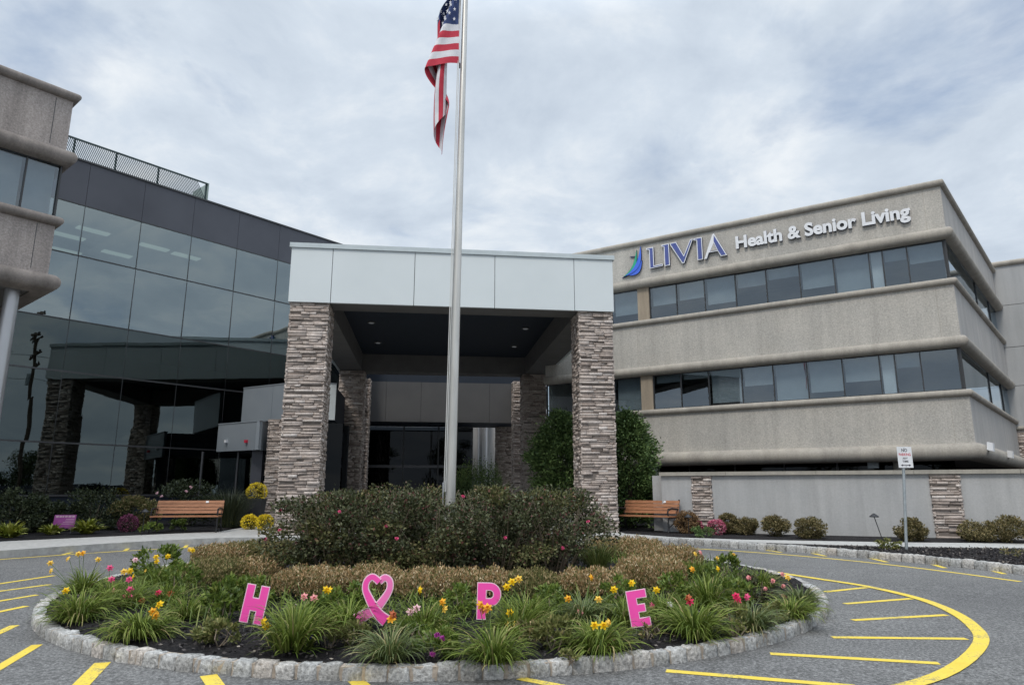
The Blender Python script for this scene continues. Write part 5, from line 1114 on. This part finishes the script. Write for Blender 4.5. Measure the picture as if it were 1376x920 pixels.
lilies = [ # base px, py, size, pale?, label, flowers (px, py, colour)
 (104, 834, 1.10, 0, 'large arching daylily clump at the left end of the island with one low yellow flower', [(89, 791, 'yellow')]),
 (112, 796, 0.95, 0, 'daylily clump at the far left with tall orange flowers above the road', [(112, 740, 'orange'), (106, 741, 'gold'), (92, 748, 'gold'), (68, 754, 'gold'), (69, 765, 'gold'), (132, 749, 'gold')]),
 (146, 810, 0.85, 0, 'daylily clump with two deep pink flowers at the left', [(148, 760, 'rosy'), (150, 776, 'rosy'), (153, 792, 'salmon')]),
 (190, 856, 1.10, 0, 'daylily clump with two yellow flowers right behind the left kerb', [(215, 809, 'yellow'), (206, 819, 'orange'), (209, 825, 'orange')]),
 (176, 815, 0.80, 0, 'daylily clump with a cluster of pink and yellow flowers', [(175, 764, 'yellow'), (167, 765, 'gold'), (180, 772, 'yellow'), (174, 776, 'rosy'), (175, 790, 'rosy'), (168, 801, 'rosy'), (175, 800, 'rosy'), (191, 806, 'rust')]),
 (222, 812, 0.85, 0, 'daylily clump with a red flower in front of the left spirea', [(213, 795, 'crimson'), (229, 796, 'rust')]),
 (212, 786, 0.95, 0, 'daylily clump with yellow flowers at the left rear of the island', [(210, 746, 'yellow'), (211, 752, 'yellow'), (226, 745, 'yellow'), (196, 766, 'gold'), (182, 750, 'blush')]),
 (256, 776, 0.85, 0, 'daylily clump with a pale gold flower beside the left spirea', [(255, 736, 'gold'), (259, 737, 'yellow')]),
 (250, 830, 0.75, 0, 'dark daylily clump left of the pink letter H', []),
 (392, 872, 1.15, 0, 'large daylily clump right of the letter H with a double yellow flower', [(355, 832, 'yellow'), (358, 839, 'yellow')]),
 (405, 838, 0.9, 0, 'daylily clump with two salmon pink flowers between H and the ribbon', [(409, 799, 'salmon'), (422, 801, 'salmon'), (443, 790, 'yellow'), (438, 789, 'yellow')]),
 (466, 848, 0.95, 0, 'daylily clump without flowers just left of the ribbon', []),
 (524, 887, 0.85, 1, 'pale arching daylily clump in front of the ribbon with an orange flower', [(526, 828, 'orange'), (528, 822, 'rust')]),
 (572, 850, 1.05, 0, 'daylily clump with blush pink flowers right of the ribbon', [(551, 820, 'blush'), (560, 815, 'blush'), (565, 789, 'yellow'), (595, 806, 'orange'), (598, 816, 'gold')]),
 (664, 890, 0.95, 0, 'largest daylily clump, in front of the pink letter P with orange flowers', [(645, 808, 'orange'), (655, 812, 'orange'), (651, 815, 'rust')]),
 (694, 852, 0.95, 0, 'daylily clump with yellow flowers right of the letter P', [(685, 821, 'yellow'), (683, 839, 'gold'), (691, 838, 'gold')]),
 (712, 842, 0.85, 0, 'daylily clump with pale yellow flowers standing tall before the roses', [(688, 778, 'yellow'), (697, 774, 'gold'), (681, 785, 'yellow')]),
 (800, 874, 1.15, 0, 'daylily clump with bright yellow flowers between the letters P and E', [(799, 838, 'yellow'), (811, 838, 'yellow'), (817, 834, 'gold')]),
 (782, 838, 0.95, 1, 'paler daylily clump with gold flowers left of the letter E', [(763, 802, 'orange'), (804, 803, 'gold'), (825, 789, 'yellow'), (794, 772, 'orange'), (779, 822, 'salmon')]),
 (838, 838, 0.80, 0, 'narrow daylily clump tucked behind the left edge of the letter E', [(849, 780, 'yellow')]),
 (896, 830, 0.85, 0, 'daylily clump with one white flower right of the letter E', [(901, 811, 'ivory'), (882, 790, 'yellow'), (876, 812, 'rosy')]),
 (935, 856, 1.12, 0, 'arching daylily clump on open mulch right of the letter E', [(925, 800, 'rust'), (927, 805, 'crimson')]),
 (952, 814, 1.15, 0, 'tall daylily clump with an orange flower on the right side', [(930, 762, 'orange'), (964, 761, 'yellow')]),
 (936, 778, 0.85, 0, 'daylily clump with seed heads at the right rear near the road', [(934, 742, 'gold'), (941, 740, 'salmon')]),
 (1010, 846, 0.85, 1, 'pale daylily clump with a crimson flower near the right kerb', [(991, 804, 'crimson'), (989, 798, 'crimson'), (1004, 799, 'rosy')]),
 (1062, 830, 1.00, 0, 'daylily clump beside the right kerb, pale at its base', []),
 (1078, 816, 0.85, 1, 'light green daylily clump at the far right end of the island', [(1058, 773, 'gold')]),
 (1023, 788, 0.80, 0, 'daylily clump behind the low pink roses on the right', []),
]
for i, (px, py, s_, pale, lab, fls) in enumerate(lilies):
    loc = ip(px, py); rz = rp.uniform(0, 6.28); o = thing('daylily', lab, 'daylily', loc, rz, 'daylilies in the island bed'); k = s_ * rp.uniform(0.95, 1.05); o.scale = (k, k, k * 0.95)
    fo = bpy.data.objects.new('foliage', (LMP if pale else LM)[i % 2 if pale else (i * 5 + i // 6) % 6]); COL.objects.link(fo); fo.parent = o
    for fx, fy, col in fls:
        p = at_y(fx, fy, loc[1] - 0.10); lily_flower(o, loc, p, col, 0.046, rz, k)
# messy low foliage that fills the gaps between the clumps
ru = np.random.default_rng(90); n = 6000; a = ru.uniform(0, 2 * math.pi, n); r_ = ru.uniform(2.9, 4.75, n)
xs_, ys_ = IC[0] + r_ * np.cos(a), IC[1] + r_ * np.sin(a); ok = np.ones(n, bool)
for sx, sy in [ip(343, 848)[:2], ip(500, 852)[:2], ip(655, 846)[:2], ip(862, 856)[:2]]: ok &= ~((np.abs(xs_ - sx) < 0.30) & (ys_ > sy - 0.55) & (ys_ < sy + 0.05))
a, r_ = a[ok], r_[ok]; n = len(a)
V, F = blades(n, 0.30, 0.013, 1.1, ru, 4, 1.0, 0.0); nn = 10
off = np.repeat(np.stack([IC[0] + r_ * np.cos(a), IC[1] + r_ * np.sin(a), SL * (IC[1] + r_ * np.sin(a)) + 0.105 + 0.15 * (1 - (r_ / (IR - 0.1)) ** 2)], 1), nn, 0)
tag(quads('undergrowth', V + off, F, MT['bright_leaf']), 'low straggling green undergrowth between the daylilies', 'undergrowth', kind='stuff')
# low plants of the front edge
def leafy(px, py, rx, h, n, L, W, mat, label, cat_='plant', name='leafy_plant', up=0.5, clumps=9, blo=None, cane=5, spread=0.36):
    loc = ip(px, py); return shrub(name, label, cat_, loc, rx, rx, h, n, L, W, MT[mat], None, clumps, up, cane, blo, 0, 0.3, 'foliage', spread)
leafy(275, 862, 0.13, 0.19, 420, 0.055, 0.022, 'sage_leaf', 'small yellow green plant with rusty tips near the front kerb', blo=([(0.08, -0.08, 0.08)], 'petal_salmon', 0.025))
leafy(296, 866, 0.15, 0.23, 500, 0.055, 0.024, 'sage_leaf', 'bushier yellow green plant right of the rusty tipped one')
leafy(296, 836, 0.20, 0.42, 800, 0.075, 0.035, 'bright_leaf', 'upright leafy green plant left of the pink letter H', clumps=12)
leafy(322, 818, 0.16, 0.40, 500, 0.07, 0.033, 'bright_leaf', 'bright upright plant peeking out behind the letter H')
leafy(440, 868, 0.20, 0.22, 700, 0.05, 0.018, 'sage_leaf', 'low feathery yellow green plant in front of the ribbon, left')
leafy(474, 866, 0.16, 0.20, 450, 0.05, 0.018, 'sage_leaf', 'low olive plant between the feathery one and the daylily')
leafy(444, 836, 0.20, 0.36, 700, 0.065, 0.03, 'bright_leaf', 'bright leafy plant behind the feathery one, left of the ribbon')
leafy(413, 870, 0.07, 0.10, 90, 0.05, 0.03, 'bright_leaf', 'tiny pansy with violet blooms on open mulch', 'pansy', 'pansy', blo=([(0.0, -0.05, 0.09), (-0.04, -0.04, 0.07), (0.04, -0.03, 0.10)], 'petal_violet', 0.030), cane=0)
leafy(588, 880, 0.23, 0.27, 900, 0.05, 0.02, 'bright_leaf', 'low green plant with magenta blooms by the front kerb', blo=([(-0.02, -0.2, 0.05), (0.02, -0.17, 0.20), (0.05, -0.16, 0.17)], 'petal_magenta', 0.028))
leafy(558, 862, 0.15, 0.22, 350, 0.05, 0.02, 'bright_leaf', 'low green plant beside the daylily, left of the magenta blooms')
leafy(745, 872, 0.20, 0.28, 700, 0.055, 0.026, 'sage_leaf', 'low dull yellow green plant between the letters P and E')
leafy(720, 868, 0.17, 0.24, 400, 0.05, 0.02, 'olive_leaf', 'sparse brownish plant beside the largest daylily')
leafy(765, 888, 0.07, 0.09, 110, 0.045, 0.022, 'sage_leaf', 'tiny yellowing seedling on the mulch at the kerb, between P and E')
leafy(870, 858, 0.07, 0.13, 90, 0.045, 0.022, 'olive_leaf', 'tiny wilted seedling below the letter E')
leafy(884, 852, 0.06, 0.15, 90, 0.045, 0.022, 'sage_leaf', 'tiny green seedling at the lower right of the letter E')
leafy(989, 855, 0.17, 0.30, 650, 0.045, 0.018, 'sage_leaf', 'narrow feathery yellow plant on the right, beside the pale daylily')
leafy(1040, 838, 0.14, 0.22, 350, 0.05, 0.018, 'sage_leaf', 'small straw coloured plant near the right kerb')
leafy(970, 782, 0.24, 0.42, 800, 0.065, 0.03, 'bright_leaf', 'upright leafy plant with gold flowers at the right rear', blo=([(0.15, -0.15, 0.40), (-0.1, -0.2, 0.36)], 'petal_gold', 0.03))
leafy(212, 780, 0.34, 0.50, 900, 0.07, 0.034, 'bright_leaf', 'bushy green plant among the yellow lilies at the left rear')
leafy(655, 902 - 12, 0.10, 0.06, 10, 0.04, 0.02, 'olive_leaf', 'few dry leaves at the foot of the largest daylily', cane=0)
leafy(1022, 806, 0.30, 0.36, 950, 0.045, 0.026, 'rose_leaf', 'low dark rose with pale pink blooms on the right', 'rose bush', 'rose_bush', blo=([(-0.22, -0.25, 0.30), (-0.02, -0.28, 0.17), (0.1, -0.2, 0.27), (0.22, -0.2, 0.33), (0.24, -0.2, 0.20), (0.2, -0.28, 0.08)], 'petal_salmon', 0.036))
for px, py, rx, h, lab in [(352, 806, 0.20, 0.34, 'leafy green plant showing between the letter H and the brown spirea'), (480, 826, 0.18, 0.32, 'leafy green plant at the left edge of the pink ribbon'), (610, 828, 0.22, 0.34, 'leafy green plant between the ribbon and the letter P, before the spirea'), (735, 832, 0.22, 0.34, 'leafy green plant midway between the letters P and E'), (832, 822, 0.20, 0.36, 'leafy green plant left of the letter E, before the pale spirea'), (905, 812, 0.22, 0.38, 'leafy green plant behind the white flower, right of the letter E'), (240, 806, 0.24, 0.42, 'leafy green plant left of the letter H, before the olive spirea'), (990, 816, 0.20, 0.32, 'leafy green plant behind the crimson flower on the right')]:
    leafy(px, py, rx, h, 650, 0.06, 0.028, 'bright_leaf', lab, clumps=12)
p = ip(805, 774); o = thing('ornamental_grass', 'fine green ornamental grass right of the roses', 'grass clump', p)
V, F = blades(420, 0.62, 0.007, 0.5, rp, 6, 0.7, 0.12); quads('foliage', V, F, MT['grass_leaf'], o)
# bed beside the glass wall
def bed(px, py, Y, h=0.165): 
    p = at_y(px, py, Y); return (p[0], Y, gz(Y, h))
for px, Y, rx, h, mt, lab in [(18, 20.6, 0.95, 1.25, 'dark_leaf', 'dark shrub at the far left edge below the glass wall'), (58, 21.4, 0.7, 0.95, 'dark_leaf', 'lower dark shrub behind the magenta yard sign'), (128, 22.4, 1.15, 1.25, 'dark_leaf', 'broad dark shrub right of the magenta yard sign'), (181, 22.8, 0.75, 1.0, 'olive_leaf', 'olive rounded shrub left of the bench'),
                              (250, 24.4, 1.15, 1.5, 'dark_leaf', 'dark shrub with a few pink blooms behind the left bench')]:
    p = bed(px, 690, Y); shrub('shrub', lab, 'shrub', p, rx, rx * 0.8, h, 4200, 0.09, 0.05, MT[mt], 'shrubs below the glass wall', 30, 0.3, 8, ([(-0.7, -0.75, 1.1), (0.45, -0.8, 1.3), (0.3, -0.8, 1.15), (-0.55, -0.7, 1.0)], 'petal_blush', 0.05) if px == 250 else None)
p = bed(308, 690, 23.6); o = thing('ornamental_grass', 'tall grey green grass clump between the left bench and the yellow mums', 'grass clump', p)
V, F = blades(900, 1.35, 0.012, 0.5, rp, 6, 0.55, 0.35); quads('foliage', V, F, MT['dark_leaf'], o)
for px, py, rx, h, lab in [(12, 722, 0.48, 0.38, 'lime yellow hosta clump at the far left by the walk'), (70, 718, 0.34, 0.26, 'small lime hosta under the magenta yard sign'), (116, 717, 0.52, 0.36, 'large lime hosta right of the magenta yard sign'), (306, 708, 0.40, 0.30, 'lime hosta between the left bench and the yellow mums')]:
    p = gp(px, py, 0.165); o = thing('hosta', lab, 'hosta', p, 0, 'lime hostas along the left walk'); V, F = blades(150, rx * 1.0, 0.10, 1.0, rp, 4, 0.9, 0.12); quads('foliage', V, F, MT['lime_leaf'], o)
for px, py, rx, h, mt, lab in [(240, 712, 0.30, 0.3, 'bright_leaf', 'low green plants under the left end of the bench'), (152, 712, 0.35, 0.40, 'dark_leaf', 'low blue green plant left of the purple mum'), (202, 716, 0.28, 0.28, 'bright_leaf', 'low green plant between the purple mum and the bench')]:
    shrub('ground_plant', lab, 'plant', gp(px, py, 0.165), rx, rx, h, 500, 0.08, 0.035, MT[mt], None, 10, 0.4, 0)
def mum(px, py, rx, h, mt, lab, base=None):
    p = gp(px, py, 0.165) if base is None else base; o = thing('chrysanthemum', lab, 'mum', p)
    V, F = blob_leaves(900, rx * .95, rx * .95, h * 0.9, 0.05, 0.028, 14, 0.3, rp, 0.4); quads('foliage', V, F, MT['dark_leaf'], o)
    n = 1300; d = unit(rp.normal(size=(n, 3)) + [0, -0.1, 0.35]); P = d * [rx, rx, h * 0.55] + [0, 0, h * 0.5]; P += rp.normal(scale=0.012, size=P.shape); V, F = leaf_quads(P, unit(d + rp.normal(scale=.8, size=d.shape)), 0.035, 0.035, rp); quads('bloom_cover', V, F, MT[mt], o); return o
mum(171, 714, 0.26, 0.46, 'mum_purple', 'round dark purple mum left of the bench')
mum(335, 710, 0.25, 0.40, 'mum_yellow', 'round bright yellow mum on the ground at the left column')
mum(355, 711, 0.24, 0.42, 'mum_yellow', 'yellow mum on the ground, right of the rounder one and darker below')
mum(963, 718, 0.24, 0.38, 'mum_pink', 'pink mum beside the left pier of the garden wall')
mum(936, 715, 0.20, 0.30, 'mum_pink', 'smaller pink mum right of the right bench')
pb = bed(343, 690, 24.6, 0.16); pt = thing('planter', 'tall dark square planter holding yellow mums under the porch roof', 'planter', pb)
mb = MB(); mb.hexa([(-.20, -.20, 0), (.20, -.20, 0), (.20, .20, 0), (-.20, .20, 0), (-.27, -.27, 0.85), (.27, -.27, 0.85), (.27, .27, 0.85), (-.27, .27, 0.85)]); mb.build('pot', MT['pot'], pt, world=False)
mb = MB(); mb.box(-.29, .29, -.29, .29, 0.852, 0.90); mb.build('rim', MT['pot'], pt, world=False)
mum(0, 0, 0.33, 0.56, 'mum_yellow', 'yellow mum growing in the tall dark planter', (pb[0], pb[1], pb[2] + 0.84))
# right side
for px, py, rx, h, mt, lab in [(980, 719, 0.30, 0.56, 'bronze_leaf', 'bronze ball shrub touching the left pier of the garden wall'), (1003, 720, 0.32, 0.50, 'bronze_leaf', 'small bronze ball shrub by the garden wall, second from the left pier'), (1043, 722, 0.37, 0.54, 'bronze_leaf', 'round bronze ball shrub by the garden wall, third from the left pier'), (1090, 725, 0.40, 0.54, 'bronze_leaf', 'bronze ball shrub just left of the leaning path light, fourth from the left pier'),
                              (1226, 728, 0.37, 0.54, 'bronze_leaf', 'bronze ball shrub behind the no parking sign'), (1316, 729, 0.42, 0.52, 'bronze_leaf', 'bronze ball shrub just right of the right wall pier'), (1358, 730, 0.48, 0.62, 'bronze_leaf', 'larger bronze shrub at the far right edge'), (924, 718, 0.35, 0.62, 'red_leaf', 'reddish brown shrub right of the right bench')]:
    shrub('ball_shrub', lab, 'shrub', gp(px, py - 2, 0.165), rx, rx, h, 5200, 0.050, 0.030, MT[mt], 'ball shrubs along the garden wall', 40, 0.2, 5, None, 0, 0.55)
shrub('ground_plant', 'low blue green plant between the two pink mums', 'plant', gp(945, 721, 0.165), 0.3, 0.3, 0.32, 700, 0.06, 0.03, MT['ever_leaf'], None, 12, 0.4, 0)
shrub('ground_plant', 'small green plant at the foot of the leaning path light', 'plant', gp(1194, 737, 0.155), 0.26, 0.22, 0.20, 500, 0.06, 0.03, MT['sage_leaf'], None, 10, 0.4, 0)
shrub('ground_plant', 'dry wispy plant on the mulch at the right edge', 'plant', gp(1360, 748, 0.145), 0.25, 0.22, 0.16, 160, 0.06, 0.016, MT['olive_leaf'], None, 10, 0.6, 0)
def evergreen(X, Y, rx, h, label, n=26000):
    o = thing('evergreen_tree', label, 'evergreen', (X, Y, gz(Y, 0.16)), 0, 'evergreens beside the right canopy column'); r = rp
    mb = MB(); mb.tube([(0, 0, -.1), (0.03, 0, h * .5), (0, 0, h * .93)], [0.09, 0.06, 0.015], 8); mb.build('trunk', MT['bark'], o, world=False)
    t_ = r.uniform(0, 1, 260); a = r.uniform(0, 6.28, 260); prof = np.where(t_ < 0.55, 0.80 + 0.36 * t_, 1.0 * (1 - ((t_ - 0.55) / 0.47) ** 1.9)); q = rx * np.maximum(prof, 0.06) * r.uniform(0.50, 1.12, 260)
    cen = np.stack([q * np.cos(a), q * np.sin(a), h * (0.05 + 0.93 * t_)], 1); idx = r.integers(0, 260, n)
    P = cen[idx] + r.normal(scale=[0.13, 0.13, 0.12], size=(n, 3)); out = unit(np.stack([np.cos(a[idx]), np.sin(a[idx]), np.full(n, 0.35)], 1) + r.normal(scale=.55, size=(n, 3)))
    V, F = leaf_quads(P, out, 0.13, 0.055, r); quads('crown', V, F, MT['ever_leaf'], o); return o
evergreen(1.75, 25.2, 1.0, 3.95, 'bushy evergreen seen between the right canopy columns')
evergreen(3.95, 23.8, 0.88, 3.75, 'full evergreen right of the right front column, behind the bench')
a_ = FC.hit(615, 640, WE - 1.0)[0]; b2 = FC.hit(672, 640, WE - 1.0)[0]; c_ = FC.P((a_ + b2) / 2, WE - 1.2, 0); zt2 = FC.hit(640, 629, WE - 1.0)[1]
o = thing('hedge', 'dark clipped hedge in front of the pale wall at the entrance', 'hedge', (c_[0], c_[1], 0.4)); V, F = box_leaves(7000, abs(b2 - a_) / 2 + .15, 0.45, zt2 - 0.4, 0.09, 0.05, rp); quads('foliage', V, F, MT['ever_leaf'], o)

# ------------------------------------------------------------------ what the mirror glass shows: utility pole, trees and a low building across the street
up_ = thing('utility_pole', 'wooden utility pole with three crossarms mirrored in the upper glass', 'utility pole', (19.5, 7.6, 0.1))
mb = MB(); mb.tube([(0, 0, -.2), (0.05, 0, 15.6)], [0.17, 0.11], 10); mb.build('pole', MT['bark'], up_, world=False)
ca, sa = math.cos(R_(-30)), math.sin(R_(-30))
for z, L in ((15.2, 1.3), (13.9, 2.0), (12.9, 2.0)):
    mb = MB(); mb.tube([(-L * 0.83, L * 0.55, z), (L * 0.83, -L * 0.55, z + (0.5 if z > 15 else 0))], 0.09, 6); mb.build('crossarm', MT['bark'], up_, world=False)
    for s_ in (-0.9, -0.5, 0.5, 0.9):
        mb = MB(); mb.lathe([(0.05, z + 0.06), (0.07, z + 0.18), (0.03, z + 0.26)], (s_ * L * 0.83, -s_ * L * 0.55), 8); mb.build('insulator', MT['iron'], up_, world=False)
mb = MB(); mb.lathe([(0.26, 10.9), (0.26, 11.8), (0.1, 11.9)], (0.3, -0.3), 12); mb.build('transformer', MT['galv'], up_, world=False)
mb = MB()
for z in (11.4, 13.9, 12.9):
    for sgn in (-1, 1): mb.tube([(0.0, 0, z), (sgn * 5 * 0.55, sgn * 5 * 0.83, z - 0.5), (sgn * 10 * 0.55, sgn * 10 * 0.83, z - 0.7), (sgn * 19 * 0.55, sgn * 19 * 0.83, z - 0.2)], 0.02, 5)
mb.build('wire', MT['iron'], up_, world=False)
def tree_parts(h, rx, n, seed):
    r = np.random.default_rng(seed); mb = MB(); mb.tube([(0, 0, -.2), (0.1, 0, h * .35), (0, 0.1, h * .8)], [0.24, 0.18, 0.05], 9); tips = []
    for k in range(11):
        a = r.uniform(0, 6.28); z = h * r.uniform(.28, .7); q = rx * r.uniform(.55, .95); e = (q * math.cos(a), q * math.sin(a), z + h * r.uniform(.08, .25)); tips.append(e); mb.tube([(0, 0, z), (e[0] * .5, e[1] * .5, z + h * .06), e], [0.08, 0.05, 0.02], 6)
    cen = np.array(tips + [tuple(np.array([0, 0, h * .8]) + r.normal(scale=[rx * .3, rx * .3, h * .08])) for _ in range(9)] + [tuple(np.array(t_) * [r.uniform(.4, 1.1)] * 3) if False else (t_[0] * r.uniform(.3, 1), t_[1] * r.uniform(.3, 1), t_[2] + r.normal(scale=h * .06)) for t_ in tips]); idx = r.integers(0, len(cen), n)
    P = cen[idx] + unit(r.normal(size=(n, 3))) * r.uniform(0, 1, (n, 1)) ** .5 * [rx * .34, rx * .34, h * .10]; V, F = leaf_quads(P, unit(r.normal(size=(n, 3))), 0.26, 0.14, r); return mb, V, F
tp = [tree_parts(8.5, 3.2, 6000, 5), tree_parts(7.0, 2.8, 5000, 9)]
proto = []
spots = [(33, 2.5, 0, 0.75, 'broad leafy tree across the street, mirrored at the left of the dark glass'), (37, -2, 1, 0.7, 'smaller leafy tree across the street, mirrored in the lower glass'), (30, -5, 0, 0.65, 'leafy tree across the street, mirrored between the dark column reflections'), (43, -8, 1, 0.9, 'distant leafy tree mirrored in the lower right of the glass'),
         (-14, -34, 0, 1.1, 'large tree behind the viewpoint, mirrored low in the office windows'), (-26, -36, 1, 1.2, 'tree behind the viewpoint, mirrored in the left office windows'), (-4, -38, 1, 1.25, 'tree behind the viewpoint, mirrored in the middle office windows'), (-38, -32, 0, 1.2, 'tree behind the viewpoint, mirrored beside the wall lettering'), (8, -36, 0, 1.15, 'tree behind the viewpoint, mirrored in the office windows near the corner')]
for k, (x, y, kind, s_, lab) in enumerate(spots):
    mb_, V, F = tp[kind]; o = thing('street_tree', lab, 'tree', (x, y, 0), k * 1.3, 'street trees seen in the reflections'); o.scale = (s_,) * 3
    if len([p for p in proto if p[0] == kind]) == 0:
        tr = mb_.build('trunk', MT['bark'], o, world=False); cr = quads('crown', V, F, MT['tree_leaf'], o); proto.append((kind, tr, cr))
    else:
        _, tr, cr = [p for p in proto if p[0] == kind][0]
        for q in (tr, cr): c = q.copy(); COL.objects.link(c); c.parent = o
lw = thing('low_building', 'low pale building across the street, mirrored in the lower glass', 'building', (36, 8, 0.1), R_(64))
mb = MB(); mb.box(-9, 9, -3, 3, 0, 2.9); mb.build('wall', MT['stucco'], lw, world=False)
mb = MB(); mb.box(-9.3, 9.3, -3.3, 3.3, 2.905, 3.2); mb.build('roof', MT['dark_panel'], lw, world=False)
for x in (-6.5, -2.5, 1.5, 5.5):
    mb = MB(); mb.box(x, x + 1.6, 2.98, 3.04, 0.9, 2.2); mb.box(x, x + 1.6, -3.04, -2.98, 0.9, 2.2); mb.build('window', MT['dark_glass'], lw, world=False)
